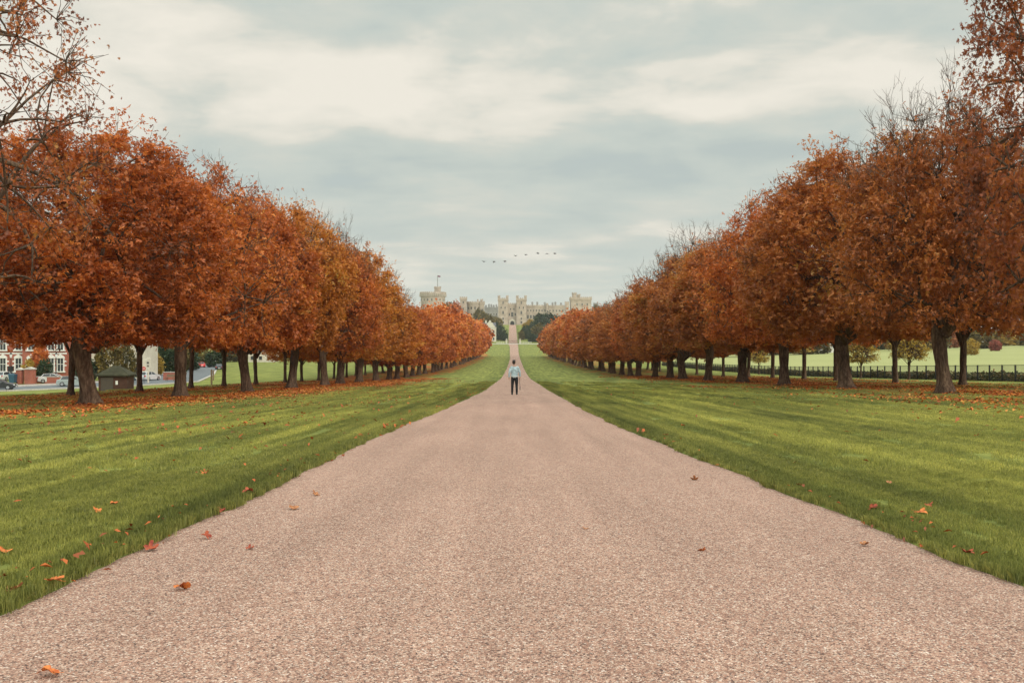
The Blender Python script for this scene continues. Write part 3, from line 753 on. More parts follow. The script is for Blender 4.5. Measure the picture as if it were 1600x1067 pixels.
# ------------------------------------------------------------------ fallen leaves
def litter():
    r = np.random.RandomState(3); out = []
    def zone(sgn, x0, x1, d0, d1, dens):
        n = int((x1 - x0) * (d1 - d0) * dens); x = sgn * r.uniform(x0, x1, n); y = r.uniform(d0, d1, n)
        keep = np.abs(x) < .75 * y + 4
        return x[keep], y[keep]
    zs = [(-1, 5, 31, 8, 125, 85), (1, 9, 34, 12, 125, 75), (-1, 2.6, 11, 4.5, 48, 9.5), (1, 3.0, 12, 4.5, 40, 1.1), (-1, 2.2, 10, 40, 100, 2.5), (1, 2.3, 10, 40, 100, .7)]
    X = []; Y = []; SC = []
    for z in zs:
        x, y = zone(*z)
        if z[5] > 10:
            ax = np.abs(x) + (fbm(x * .2 + 3, y * .07) - .5) * 9
            ce = 14.5 if z[0] < 0 else 19.5; pr = sstep(5.2 if z[0] < 0 else 9, 13.5, ax) ** 1.5 * (.16 + .84 * np.exp(-((ax - ce) / 4.2) ** 2)) * (.10 + .95 * sstep(.38, .62, fbm(x * .45, y * .16 + 7, 3)))
            if z[0] > 0: pr *= .72
            k = r.rand(len(x)) < pr; x, y = x[k], y[k]
        X.append(x); Y.append(y)
    X = np.concatenate(X); Y = np.concatenate(Y)
    cl = fbm(X * .8, Y * .3 + 20, 3); k = (np.abs(X) > 11) | (r.rand(len(X)) < (sstep(.42, .66, cl) * .8 + .22) * (.22 + .78 * sstep(5, 20, Y)) * (.35 + .65 * sstep(2.5, 8, np.abs(X)))); X, Y = X[k], Y[k]
    e1 = 4 + 60 * r.rand(900) ** 1.5; sd = np.where(r.rand(900) < .6, -1, 1); ex_ = np.where(sd < 0, edgeL(e1) - r.rand(900) * .35 + .12, edgeR(e1) + r.rand(900) * .35 - .10)
    ke = r.rand(900) < .55 * sstep(.45, .7, fbm(e1 * .5, sd * 3.0)) + .05
    X = np.concatenate([X, ex_[ke]]); Y = np.concatenate([Y, e1[ke]])
    n = len(X); Z = H(X, Y) + np.where(np.abs(X) < 10.5, np.where((X > edgeL(Y) + .05) & (X < edgeR(Y) - .05), .03, .100), .084) + .02 * r.rand(n)
    lw = np.abs(X) < 10.5; s = np.where(lw, (.022 + .040 * r.rand(n) ** 1.8) * (.55 + .45 * sstep(6, 18, Y)), .035 + .045 * r.rand(n) ** 1.5); a = r.rand(n) * 6.28
    s = s * (1 + .25 * sstep(30, 100, Y))
    u = np.stack([np.cos(a), np.sin(a), r.normal(size=n) * .35], 1); v = np.stack([-np.sin(a), np.cos(a), r.normal(size=n) * .35], 1)
    c = np.stack([X, Y, Z], 1); nn = np.array([0, 0, 1.0])
    cup = (s * r.uniform(.1, .5, n))[:, None] * nn
    V = np.stack([c - u * s[:, None], c - v * s[:, None] * .55 + cup, c + u * s[:, None] * 1.1, c + v * s[:, None] * .55 + cup], 1)
    o = mesh_np('fallen_leaves', V.reshape(-1, 3), np.arange(n * 4).reshape(-1, 4), M_litter, attrs={'tint': np.repeat(np.clip(np.where(lw, .55 * r.rand(n) ** 1.2, r.rand(n) ** 1.0), 0, 1), 4)})
    tag(o, 'carpet of fallen orange leaves under the chestnut rows and over the lawn', 'fallen leaves', kind='stuff')
litter()
def curled_leaf(seed):
    """one horse-chestnut leaf: lobed outline, curled and with thickness"""
    r = np.random.RandomState(seed); mb = MB(); outline = []; r0 = r.rand()
    n = 40
    for i in range(n):
        a = 2 * math.pi * i / n; lob = .52 + .48 * abs(math.cos(2.5 * a)) ** .8
        if abs(a - math.pi) < .3: lob = .35
        outline.append((lob * math.cos(a), lob * math.sin(a) * .8))
    def zc(x, y): return (.35 + .5 * r0) * y * y + .22 * math.sin(2.6 * x + seed) + .25 * x * y + .05 * math.sin(11 * x + 5 * y)
    rings = [0.34, .67, 1.0]; vs = [(0, 0, zc(0, 0))]
    for q in rings: vs += [(x * q, y * q, zc(x * q, y * q)) for x, y in outline]
    fs = [(0, 1 + i, 1 + (i + 1) % n) for i in range(n)]
    for k in range(2):
        fs += [(1 + k * n + i, 1 + (k + 1) * n + i, 1 + (k + 1) * n + (i + 1) % n, 1 + k * n + (i + 1) % n) for i in range(n)]
    mb.add(vs, fs); mb.tube([(-.3, 0, .02), (-.8, .05, .03), (-1.25, .18, .10)], [.03, .025, .02], 5)
    return mb
def m_leafbig(name, a, b):
    m, nt = newmat(name); n = noise(nt, objc(nt), 2.2, 4, .6); finish(nt, mixc(nt, maprange(nt, n, .35, .65), a, b), .7, spec=.3); return m
ML = [m_leafbig('orange_leaf', (.38, .08, .02), (.60, .19, .045)), m_leafbig('dark_red_leaf', (.20, .03, .02), (.36, .08, .03)), m_leafbig('brown_leaf', (.22, .08, .035), (.42, .18, .07))]
LEAVES = [(285, 926, 0, .105, 'bright orange curled leaf lying alone on the gravel in the left foreground'),
          (84, 927, 0, .10, 'orange leaf on the gravel beside the left grass edge near the corner'),
          (22, 941, 2, .15, 'long brown curled leaf on the left grass edge at the frame side'),
          (390, 862, 1, .07, 'small dark red leaf on gravel right of the orange curled one'),
          (342, 804, 1, .15, 'dark red leaf touching the left grass edge just above a thin leaf on the gravel'),
          (322, 844, 1, .08, 'thin dark red leaf on gravel just below the left grass edge'),
          (388, 780, 1, .15, 'dark brown-red leaf on the left gravel edge higher up'),
          (459, 798, 2, .12, 'brown orange leaf on gravel left of the middle of the walk'),
          (494, 776, 2, .10, 'flat brown leaf on gravel close to the left lawn'),
          (236, 861, 1, .16, 'dark red leaf caught on the left grass edge in front'),
          (152, 812, 0, .09, 'orange leaf standing in the left lawn near the front'),
          (178, 801, 0, .08, 'pale orange leaf in the left lawn behind another orange leaf'),
          (320, 750, 0, .15, 'bright orange leaf in the left lawn with a dark one beside it'),
          (8, 880, 0, .10, 'orange leaf in long grass at the left frame side'),
          (1097, 866, 0, .07, 'small orange leaf on gravel right of the middle of the walk'),
          (1351, 855, 2, .08, 'small brown leaf on gravel near the right grass edge'),
          (1512, 881, 1, .08, 'dark red leaf on the right grass edge near the corner'),
          (1438, 815, 0, .11, 'orange leaf lying in the right lawn beside an upright one'),
          (1452, 803, 1, .09, 'dark red leaf standing upright in the right lawn'),
          (1364, 808, 1, .09, 'dark red leaf on the right lawn close to the gravel'),
          (1249, 769, 0, .08, 'orange leaf standing at the right edge of the gravel'),
          (1085, 752, 2, .11, 'flat brown leaf on gravel far to the right of centre'),
          (1390, 765, 2, .08, 'brown leaf standing in the right lawn away from the gravel'),
          (915, 832, 2, .06, 'tiny brown leaf on gravel near the middle of the walk'),
          (75, 1063, 0, .09, 'orange leaf cut by the bottom frame edge on the gravel')]
for i, (px, py, mi, sz, lab) in enumerate(LEAVES):
    g = ground_at(px, py); onp = float(edgeL(g.y)) + .02 < g.x < float(edgeR(g.y)) - .02
    o = curled_leaf(40 + i).build('fallen_leaf', ML[mi], smooth=True)
    sz = min(sz, .115); o.scale = (sz * .5,) * 3; o.location = (g.x, g.y, g.z + (.030 if onp else .075)); o.rotation_euler = (random.uniform(-.35, .35), random.uniform(-.35, .35), random.random() * 6.28)
    tag(o, lab, 'leaf', 'single fallen leaves in the foreground')

# ------------------------------------------------------------------ remeshed bodies (people, birds)
def body(mb, name, mat, parent=None, voxel=.008, smooth=4):
    o = mb.build(name, mat, parent, smooth=True)
    m = o.modifiers.new('remesh', 'REMESH'); m.mode = 'VOXEL'; m.voxel_size = voxel; m.use_smooth_shade = True
    s = o.modifiers.new('smooth', 'SMOOTH'); s.iterations = smooth; s.factor = .5
    return o
M_skin = m_simple('skin', (.38, .20, .13), .55); M_hair = m_simple('dark_hair', (.018, .012, .010), .6)
M_denim = m_simple('pale_denim', (.36, .46, .50), .85, scale=9, var=.3, bump=.3); M_hem = m_simple('white_cotton', (.72, .74, .74), .8)
M_trouser = m_simple('black_cloth', (.012, .012, .014), .8); M_shoe = m_simple('black_leather', (.02, .018, .017), .5)
def build_person():
    g = ground_at(804, 617.3); e = empty('person', (g.x, g.y, g.z + .03))
    tag(e, 'man seen from behind in pale denim shirt and black trousers on the walk', 'person')
    # +Y is the way he faces (away from the camera)
    b = MB()
    hipz = .93
    for s, fx in ((-1, -.125), (1, .115)):
        yo = .05 if s < 0 else -.04
        b.tube([(s * .085, 0, hipz), (s * .10, yo * .5, .70), (fx * .92, yo * .7 + .01, .48), (fx * .97, yo - .01, .28), (fx, yo, .08)], [.085, .078, .056, .052, .038], 12)
        b.tube([(fx, yo - .05, .045), (fx * 1.05, yo + .06, .035), (fx * 1.12, yo + .16, .025)], [.04, .04, .028], 10)
    b.tube([(0, 0, .90), (0, 0, 1.02), (0, .005, 1.15), (0, .01, 1.30), (0, .01, 1.42)], [.125, .112, .115, .135, .115], 16, 1.28, .80)
    b.tube([(-.005, .005, 1.40), (-.02, .015, 1.50), (-.03, .025, 1.56)], [.062, .052, .052], 12)
    H0 = (-.035, .035, 1.665)
    b.ball(H0, (.074, .094, .112), 18, 12); b.ball((H0[0], H0[1] + .055, H0[2] - .055), (.05, .05, .055))
    b.tube([(H0[0], H0[1] + .085, H0[2] + .01), (H0[0], H0[1] + .112, H0[2] - .028)], [.010, .015], 8)        # nose
    b.ball((H0[0], H0[1] + .090, H0[2] - .062), (.024, .014, .009))                                           # lips
    for s in (-1, 1):
        b.ball((H0[0] + s * .077, H0[1] - .005, H0[2] - .01), (.012, .022, .032))                              # ears
        b.ball((H0[0] + s * .030, H0[1] + .084, H0[2] + .012), (.014, .010, .008))                             # eyelids
    hands = {}
    for s, el, wr in ((-1, (-.262, -.03, 1.14), (-.285, .01, .90)), (1, (.262, -.03, 1.15), (.285, .03, .93))):
        b.tube([(s * .165, .0, 1.405), (s * .22, -.01, 1.30), el, tuple((Vector(el) + Vector(wr)) / 2), wr], [.058, .05, .04, .037, .026], 12)
        w = Vector(wr); pc = w + Vector((0, .01, -.055)); hands[s] = pc
        b.tube([w, pc, pc + Vector((0, .01, -.035))], [.026, .033, .034], 12, .55, 1.25)
        curl = 1.0 if s > 0 else .35
        for k, (fy, ln) in enumerate([(.040, .070), (.014, .078), (-.012, .072), (-.037, .058)]):
            p0 = pc + Vector((0, fy, -.045)); ix = -s
            p1 = p0 + Vector((ix * .012 * curl, 0, -ln * .45)); p2 = p1 + Vector((ix * .026 * curl, .004, -ln * .32 * (1 - .6 * (curl > .5)))); p3 = p2 + Vector((ix * .020 * curl, .002, (ln * .22 if curl > .5 else -ln * .25)))
            b.tube([p0, p1, p2, p3], [.0095, .009, .0082, .0072], 8)
        q0 = w + Vector((0, .025, -.03)); b.tube([q0, q0 + Vector((-s * .016, .026, -.025)), q0 + Vector((-s * .028, .030, -.055))], [.013, .0105, .008], 8)
    body(b, 'body', M_skin, e, .0065, 3)
    h = MB(); h.ball((H0[0], H0[1] - .012, H0[2] + .028), (.086, .098, .100), 18, 12); h.ball((H0[0], H0[1] - .045, H0[2] - .035), (.070, .060, .065)); h.tube([(H0[0] - .05, H0[1] + .05, H0[2] + .10), (H0[0] + .05, H0[1] + .055, H0[2] + .105)], [.032, .032], 8)
    body(h, 'hair', M_hair, e, .009, 3)
    t = MB()
    for s, fx in ((-1, -.125), (1, .115)):
        yo = .05 if s < 0 else -.04
        t.tube([(s * .082, 0, hipz + .03), (s * .10, yo * .5, .70), (fx * .92, yo * .7 + .01, .48), (fx * .97, yo - .01, .28), (fx, yo, .105)], [.100, .091, .070, .063, .055], 14)
    t.tube([(0, 0, .88), (0, 0, 1.03)], [.122, .118], 16, 1.25, .86)
    body(t, 'trousers', M_trouser, e, .012, 3)
    sh = MB()
    sh.tube([(0, 0, .955), (0, 0, 1.06), (0, .005, 1.18), (0, .008, 1.31), (0, .01, 1.41)], [.150, .138, .140, .150, .115], 18, 1.28, .84)
    for s, el, wr in ((-1, (-.262, -.03, 1.14), (-.285, .01, .93)), (1, (.262, -.03, 1.15), (.285, .03, .96))):
        sh.tube([(s * .150, 0, 1.405), (s * .222, -.01, 1.30), el, tuple((Vector(el) + Vector(wr)) / 2), wr], [.074, .068, .058, .053, .046], 12)
    sh.tube([(-.01, .008, 1.43), (-.02, .014, 1.485)], [.078, .064], 14)
    body(sh, 'shirt', M_denim, e, .012, 3)
    hm = MB(); hm.add([(.199 * math.cos(a), .130 * math.sin(a), z) for z in (.925, .955) for a in np.linspace(0, 2 * math.pi, 25)[:-1]], [(i, (i + 1) % 24, 24 + (i + 1) % 24, 24 + i) for i in range(24)])
    hm.build('shirt_hem', M_hem, e, True)
    for s, fx in ((-1, -.125), (1, .115)):
        yo = .05 if s < 0 else -.04
        so = MB(); so.tube([(fx, yo - .055, .045), (fx * 1.03, yo + .03, .045), (fx * 1.12, yo + .17, .030)], [.050, .050, .036], 12); so.tube([(fx, yo, .05), (fx, yo, .12)], [.05, .048], 12)
        so.box(fx - .045, fx + .05, yo - .10, yo + .20, -.004, .018)
        body(so, 'shoe', M_shoe, e, .009, 2)
    # the folded stick hangs in his right hand
    hp = hands[1]; st = empty('camera_stick', (g.x + hp.x - .02, g.y + hp.y, g.z + .03))
    tag(st, 'thin black folded stick hanging from the right hand of the man', 'stick')
    hz = hp.z
    MB().tube([(0, 0, hz - .035), (.006, 0, hz - .30), (.02, 0, hz - .56)], [.011, .0085, .008], 8).build('rod', M_black, st, True)
    MB().tube([(0, .05, hz - .055), (0, -.065, hz - .055)], [.015, .015], 10).build('grip', M_black, st, True)
    MB().tube([(.017, 0, hz - .46), (.023, 0, hz - .63)], [.019, .014], 8).build('folded_feet', M_black, st, True)
build_person()

M_goose = m_simple('goose_feathers', (.06, .055, .05), .8, scale=3, var=.4)
def goose(seed, up, fold):
    b = MB()
    b.tube([(-.42, 0, 0), (-.2, 0, 0), (.05, 0, .0), (.28, 0, .01)], [.04, .11, .13, .07], 10)
    b.tube([(.25, 0, .02), (.45, 0, .05), (.60, 0, .06)], [.06, .035, .03], 8); b.ball((.64, 0, .065), (.055, .035, .035)); b.tube([(.67, 0, .06), (.75, 0, .05)], [.018, .010], 6)
    b.tube([(-.40, 0, 0), (-.56, 0, .01)], [.05, .03], 8, 1.5, .5)
    for s in (-1, 1):
        u = up * (1 if s < 0 else fold)
        a = Vector((.1, s * .05, .05)); m = Vector((.16, s * .42, .05 + .30 * u)); t = Vector((-.10, s * .88, .05 + .34 * u - .14 * abs(u)))
        for q, w in ((0, .05), (-.10, .045), (-.19, .04)):
            b.tube([a + Vector((q, 0, 0)), m + Vector((q * 1.1, 0, 0)), t + Vector((q * .3, 0, 0))], [w, w * .8, .022], 8, 1.0, .8)
    return b
gd = 265
GE = [(756, 409, 1, .3), (772, 408.6, -.9, 1), (789, 408, -.8, 1.2), (805.5, 400, .9, .4), (822, 398, -.5, 1), (840.5, 396.3, 1.2, .5), (855, 396.5, -.5, 1), (867, 396.6, .9, .6)]
names = ['lowest and leftmost goose of the flying line', 'second goose from the left of the flying line', 'third goose from the left of the flying line', 'fourth goose from the left, where the flying line steps up', 'fifth goose from the left of the flying line', 'sixth goose from the left with one wing raised high', 'seventh goose from the left, next to last of the line', 'rightmost goose of the flying line']
for i, (px, py, up, fo) in enumerate(GE):
    o = body(goose(i, up, fo), 'goose', M_goose, None, .028, 1); p = at(px, py, gd + i * 1.5)
    o.location = p; o.rotation_euler = (0, 0, R(205 if i % 3 else 235)); tag(o, 'dark ' + names[i], 'bird', 'geese flying in a line above the castle')

# ------------------------------------------------------------------ castle
def merlons_rect(mb, x0, x1, y0, y1, z, w, h, t=.9):
    def run(a, b, fn):
        n = max(1, int((b - a) / (2 * w))); st = (b - a) / (n + .5) if n > 1 else (b - a)
        u = a
        while u < b - .1:
            fn(u, min(u + st * .5, b)); u += st
    run(x0, x1, lambda a, b: mb.box(a, b, y0, y0 + t, z, z + h)); run(x0, x1, lambda a, b: mb.box(a, b, y1 - t, y1, z, z + h))
    run(y0 + t + .02, y1 - t - .02, lambda a, b: mb.box(x0, x0 + t, a, b, z, z + h)); run(y0 + t + .02, y1 - t - .02, lambda a, b: mb.box(x1 - t, x1, a, b, z, z + h))
def arch_window(w, h, t=.12):
    pts = [(-w / 2, 0), (w / 2, 0), (w / 2, h * .7)] + [(w / 2 * math.cos(a), h * .7 + h * .3 * math.sin(a)) for a in np.linspace(.3, math.pi - .3, 5)] + [(-w / 2, h * .7)]
    return MB().prism(pts, 'y', -t, t)
M_surr = m_stone('pale_dressing', (.46, .40, .33), (.60, .53, .45))
def window_part(parent, x, y, z, w, h, ry=0, arch=True, surr=.35):
    """window = pale surround with a dark pane as its sub-part; faces -Y"""
    f = MB()
    f.box(x - w / 2 - surr, x - w / 2, y - .16, y + .05, z - surr * .6, z + h + surr); f.box(x + w / 2, x + w / 2 + surr, y - .16, y + .05, z - surr * .6, z + h + surr)
    f.box(x - w / 2, x + w / 2, y - .18, y + .05, z + h, z + h + surr); f.box(x - w / 2, x + w / 2, y - .22, y + .05, z - surr * .6, z)
    if w > 1.2: f.box(x - .07, x + .07, y - .15, y + .05, z, z + h)
    fo = f.build('window', M_surr, parent)
    MB().box(x - w / 2, x + w / 2, y - .06, y + .04, z, z + h).build('pane', M_pane, fo)
def rect_tower(name, label, px0, px1, pyt, d, zb, depth, cat='tower', wins=(), turrets=(), mat=None, mer=1.2, band=True, group=None):
    a, b = at(px0, pyt, d), at(px1, pyt, d); w = b.x - a.x; zt = a.z - mer
    e = empty(name, ((a.x + b.x) / 2, d + depth / 2, zb)); tag(e, label, cat, group)
    hw, hd, ht = w / 2, depth / 2, zt - zb
    m = MB(); m.box(-hw, hw, -hd, hd, 0, ht)
    if band:
        m.box(-hw - .45, hw + .45, -hd - .45, hd + .45, ht - 2.2, ht - .02)
        m.box(-hw - .15, hw + .15, -hd - .15, hd + .15, ht * .52, ht * .52 + .4)
        m.box(-hw - .5, hw + .5, -hd - .5, hd + .5, 0, 1.6)
    m.build('wall', mat or M_stone, e)
    bt = MB(); o_ = .45 if band else 0; bt.box(-hw - o_ + .02, hw + o_ - .02, -hd - o_ + .02, hd + o_ - .02, ht - .03, ht + .12); merlons_rect(bt, -hw - o_, hw + o_, -hd - o_, hd + o_, ht - .02, 1.0, mer, .7); bt.build('battlement', mat or M_stone, e)
    for tx, tw, th in turrets:
        t = MB(); cx = -hw + tx * w; t.cyl(cx, -hd + tw * .5, ht - 2.5, ht + th, tw / 2, n=10); t.cyl(cx, -hd + tw * .5, ht + th - .9, ht + th, tw / 2 + .3, n=10)
        for k in range(5):
            an = 2 * math.pi * k / 5; t.cyl(cx + (tw / 2) * math.cos(an), -hd + tw * .5 + (tw / 2) * math.sin(an), ht + th, ht + th + .8, .4, n=6)
        t.build('turret', mat or M_stone, e)
    for wx, wy, ww, wh in wins:
        window_part(e, -hw + wx * w, -hd, wy * ht, ww * 1.35, wh * 1.15, surr=.25)
    return e, (hw, hd, ht)
ZB = 17.2
DG = 885.0
gw = [(.5, .80, .9, 2.3), (.3, .63, .8, 1.6), (.7, .63, .8, 1.6), (.5, .42, 1.2, 3.0), (.5, .21, 1.1, 1.8), (.5, .05, 1.3, 2.4)]
gt = [(.08, 2.0, 2.6), (.92, 2.0, 2.6)]
rect_tower('gate_tower', 'tall square sandstone gate tower left of the castle gate', 778.4, 793.8, 465, DG, ZB, 10, 'tower', gw, gt, group='twin gate towers of the castle')
rect_tower('gate_tower', 'tall square sandstone gate tower right of the castle gate', 807, 822.4, 465, DG, ZB, 10, 'tower', gw, gt, group='twin gate towers of the castle')
e, (hw, hd, ht) = rect_tower('gatehouse', 'recessed gatehouse wall with dark arch between the twin towers', 793.9, 806.9, 473, DG + 3, ZB, 7, 'gatehouse', [(.5, .40, 1.6, 4.0), (.15, .44, .8, 2.4), (.85, .44, .8, 2.4), (.3, .72, .8, 1.4), (.7, .72, .8, 1.4)], band=False)
m = MB(); m.prism([(-3.2, 0), (-2.0, 0), (-2.0, 2.6), (-1.2, 3.9), (0, 4.4), (1.2, 3.9), (2.0, 2.6), (2.0, 0), (3.2, 0), (3.2, 4.6), (0, 6.6), (-3.2, 4.6)], 'y', -hd - .9, -hd + .2)
gs = m.build('gate_surround', M_cream, e)
MB().prism([(-1.98, 0.02), (1.98, 0.02), (1.98, 2.6), (1.2, 3.86), (0, 4.36), (-1.2, 3.86), (-1.98, 2.6)], 'y', -hd - .25, -hd + .1).build('gate_door', M_black, e)
def range_building(name, label, px0, px1, pyt, d, zb, depth, nb, floors, chim=(), mat=None, mer=.9):
    a, b = at(px0, pyt, d), at(px1, pyt, d); w = b.x - a.x; ht = a.z - mer - zb; hw, hd = w / 2, depth / 2
    e = empty(name, ((a.x + b.x) / 2, d + hd, zb)); tag(e, label, 'castle wing')
    m = MB(); m.box(-hw, hw, -hd, hd, 0, ht); m.box(-hw - .02, hw + .02, -hd - .25, hd + .25, ht - 1.3, ht - .02); m.box(-hw + .02, hw - .02, -hd - .16, hd, ht * .56, ht * .56 + .35)
    m.build('wall', mat or M_stone, e)
    bt = MB(); merlons_rect(bt, -hw, hw, -hd - .25, hd + .25, ht - .02, .8, mer, .6); bt.build('battlement', mat or M_stone, e)
    for i in range(nb):
        x = -hw + w * (i + .5) / nb
        for fz, wh, ww in floors: window_part(e, x, -hd, fz * ht, ww * 1.25, wh * 1.1, surr=.2)
    for cx, chh in chim:
        c = MB(); x = -hw + cx * w; c.box(x - .9, x + .9, -.8, .8, ht - .3, ht + chh); c.box(x - 1.05, x + 1.05, -.95, .95, ht + chh - .6, ht + chh); c.cyl(x - .45, 0, ht + chh, ht + chh + .8, .3, n=8); c.cyl(x + .45, 0, ht + chh, ht + chh + .8, .3, n=8)
        c.build('chimney', M_stone_grey, e)
    return e
fl = [(.70, 1.7, 1.0), (.34, 3.2, 1.4), (.06, 2.6, 1.2)]
range_building('castle_wing', 'long battlemented castle wing directly right of the gate towers', 822.7, 853.6, 476, DG + 4, ZB, 12, 7, fl, [(.3, 3.2), (.55, 3.4), (.93, 3.0)])
rect_tower('wing_tower', 'narrow projecting tower splitting the castle wing in two', 853.7, 856.6, 473.5, DG + 1.5, ZB, 12, 'tower', [(.5, .6, .6, 2)], band=False)
range_building('castle_wing', 'second castle wing beside the dark evergreen tree right of the gate', 856.8, 882, 476.4, DG + 4, ZB, 12, 5, fl, [(.28, 3.0), (.45, 3.6), (.8, 2.8)])
rect_tower('small_tower', 'small low tower left of the large right tower of the castle', 883, 889.5, 470.8, DG + 6, ZB, 8, band=False)
rect_tower('large_tower', 'large broad castle tower standing above the right tree row', 892, 924, 463.5, DG + 8, ZB, 18, 'tower', [(.3, .72, .9, 2), (.55, .72, .9, 2), (.8, .72, .9, 2), (.3, .45, 1.2, 3), (.55, .45, 1.2, 3), (.8, .45, 1.2, 3)], [(.17, 4.4, 4.8), (.38, 3.2, 3.0)])
rect_tower('left_tower', 'tall octagonal-looking tower at the left end of the left castle block', 719, 728.6, 463.5, DG + 20, ZB, 7, 'tower', [(.5, .8, .8, 2), (.5, .55, .9, 2.4)])
# left round-fronted block
a = at(742.5, 471, DG + 26)
e = empty('round_front_block', (a.x, a.y + 4, ZB)); tag(e, 'round-fronted sandstone castle block left of the gate', 'castle block')
ht = a.z - ZB - 1
m = MB(); m.cyl(0, 0, 0, ht, 8.6, n=28); m.cyl(0, 0, ht - 1.6, ht - .02, 8.95, n=28); m.build('wall', M_stone, e)
m = MB()
for k in range(24):
    an = 2 * math.pi * k / 24; m.box(8.4, 8.95, -.6, .6, ht - .02, ht + 1.0, an, (0, 0))
m.build('battlement', M_stone, e)
for k in (-2, -1, 0, 1, 2):
    an = R(k * 26); wx, wy = 8.6 * math.sin(an), -8.6 * math.cos(an)
    for z0 in (.7, .42):
        m = MB(); m.box(wx - .6, wx + .6, wy - .14, wy + .2, ht * z0, ht * z0 + 2.4, an, (wx, wy)); m.build('window', M_pane, e)
m = MB(); m.cyl(2.5, 0, ht, ht + 3.4, .8, n=8); m.build('chimney', M_stone, e)
rect_tower('slim_tower', 'slim tower with a raised turret right of the round-fronted block', 750.2, 756.5, 470.5, DG + 22, ZB, 6, 'tower', [(.5, .6, .8, 2.4), (.5, .3, .8, 2.4)], [(.35, 2.2, 2.6)])
e = range_building('far_range', 'low grey castle range with chimneys between round block and gate towers', 757, 778, 479, DG + 60, ZB, 10, 5, [(.6, 1.5, .9)], [(.1, 2.2), (.32, 3.2), (.5, 3.0), (.68, 2.4), (.88, 2.8)], M_stone_grey)
# great round tower
def round_tower():
    d = 985.0; a = at(674.6, 457, d); zb = 17.8; e = empty('round_tower', (a.x, d + 15, zb)); tag(e, 'great round keep with flagpole above the left tree row', 'keep')
    ht = a.z - zb; R0 = 13.6
    m = MB(); m.cyl(0, 0, 0, ht - 3.6, R0, n=48); m.cyl(0, 0, ht - 3.6, ht - 1.2, R0 + .1, R0 + 1.1, 48); m.cyl(0, 0, ht - 1.2, ht, R0 + 1.15, n=48); m.build('wall', M_stone, e)
    m = MB()
    for k in range(44):
        an = 2 * math.pi * k / 44; m.box(R0 + .1, R0 + 1.5, -.42, .42, ht - 4.0, ht - 1.3, an, (0, 0))
    m.build('corbels', M_surr, e)
    m = MB()
    for k in range(36):
        an = 2 * math.pi * k / 36; m.box(R0 + .3, R0 + 1.15, -.75, .75, ht, ht + 1.1, an, (0, 0))
    m.build('battlement', M_stone, e)
    for k in range(-4, 5):
        an = R(k * 20); wx, wy = R0 * math.sin(an), -R0 * math.cos(an)
        m = MB(); m.box(wx - .5, wx + .5, wy - .12, wy + .3, ht - 9, ht - 6.6, an, (wx, wy)); m.build('window', M_pane, e)
    tx = at(682.6, 457, d).x - a.x; th = (457 - 448) / F * d
    m = MB(); m.cyl(tx, -6, ht - 1, ht + th, 3.6, n=20); m.cyl(tx, -6, ht + th - 1.3, ht + th, 3.95, n=20)
    for k in range(9):
        an = 2 * math.pi * k / 9; m.cyl(tx + 3.4 * math.cos(an), -6 + 3.4 * math.sin(an), ht + th, ht + th + .8, .55, n=6)
    m.build('turret', M_stone, e)
    ph = (448 - 429) / F * d
    p = MB().cyl(tx, -6, ht + th, ht + th + ph, .42, .30, 8).build('flagpole', M_stone_grey, e)
    m = MB(); n = 10
    vs = []; fs = []
    for s in (-.03, .03):
        for i in range(n + 1):
            for j in range(2): vs.append((tx + .15 + i * .30, -6 + s + .25 * math.sin(i * .9), ht + th + ph - .3 - j * 1.7 - i * .05))
    for i in range(n):
        q = i * 2; fs += [(q, q + 2, q + 3, q + 1), (22 + q, 22 + q + 1, 22 + q + 3, 22 + q + 2), (q, 22 + q, 22 + q + 2, q + 2), (q + 1, q + 3, 22 + q + 3, 22 + q + 1)]
    m.add(vs, fs); m.build('flag', M_flag, p)
round_tower()
# far right rooftops beyond the large tower
for i, (x0, x1, yt, lab) in enumerate([(928, 935, 473, 'small grey roof turret just right of the large castle tower'), (944, 951, 474.5, 'small grey roof turret farther right of the large castle tower')]):
    rect_tower('roof_turret', lab, x0, x1, yt, DG + 50, ZB, 8, 'tower', mat=M_stone_grey, band=False, mer=.8)

# ------------------------------------------------------------------ cream lodge, gates and crossing at the foot of the hill
def lodge():
    d = 672.0; a = at(752, 511, d); b = at(775, 511, d); w = b.x - a.x; zb = Hf((a.x + b.x) / 2, d) - .4
    e = empty('cream_lodge', ((a.x + b.x) / 2, d + 5, zb)); tag(e, 'cream lodge with curved gable at the far end of the left tree row', 'house')
    hw = w / 2; ht = a.z - zb
    m = MB(); m.box(-hw, hw, -5, 5, 0, ht)
    g = [(-3.6, 0), (3.6, 0), (3.6, 1.2), (2.6, 1.5), (2.2, 3.0), (1.0, 3.6), (.6, 5.0), (-.6, 5.0), (-1.0, 3.6), (-2.2, 3.0), (-2.6, 1.5), (-3.6, 1.2)]
    m.prism([(x + 1.0, z + ht) for x, z in g], 'y', -5.1, -4.5); m.box(-hw - .2, hw + .2, -5.2, 5.2, ht - .5, ht - .02); m.box(-hw - .06, hw + .06, -5.12, 5.06, ht * .5, ht * .5 + .3)
    m.build('wall', M_cream, e)
    r_ = MB(); r_.prism([(-4.8, ht), (4.8, ht), (0, ht + 3.4)], 'x', -hw + .1, hw - .1); r_.build('roof', M_slate, e)
    c = MB(); c.box(-2.8, -1.6, -.6, .6, ht + 2.4, ht + 5.2); c.box(-2.95, -1.45, -.75, .75, ht + 4.8, ht + 5.2); c.build('chimney', M_cream, e)
    for x in (-3.4, -1, 1.4, 3.8):
        for z0 in (.14, .62): window_part(e, x, -5.0, z0 * ht, 1.0, 2.0, surr=.2)
lodge()
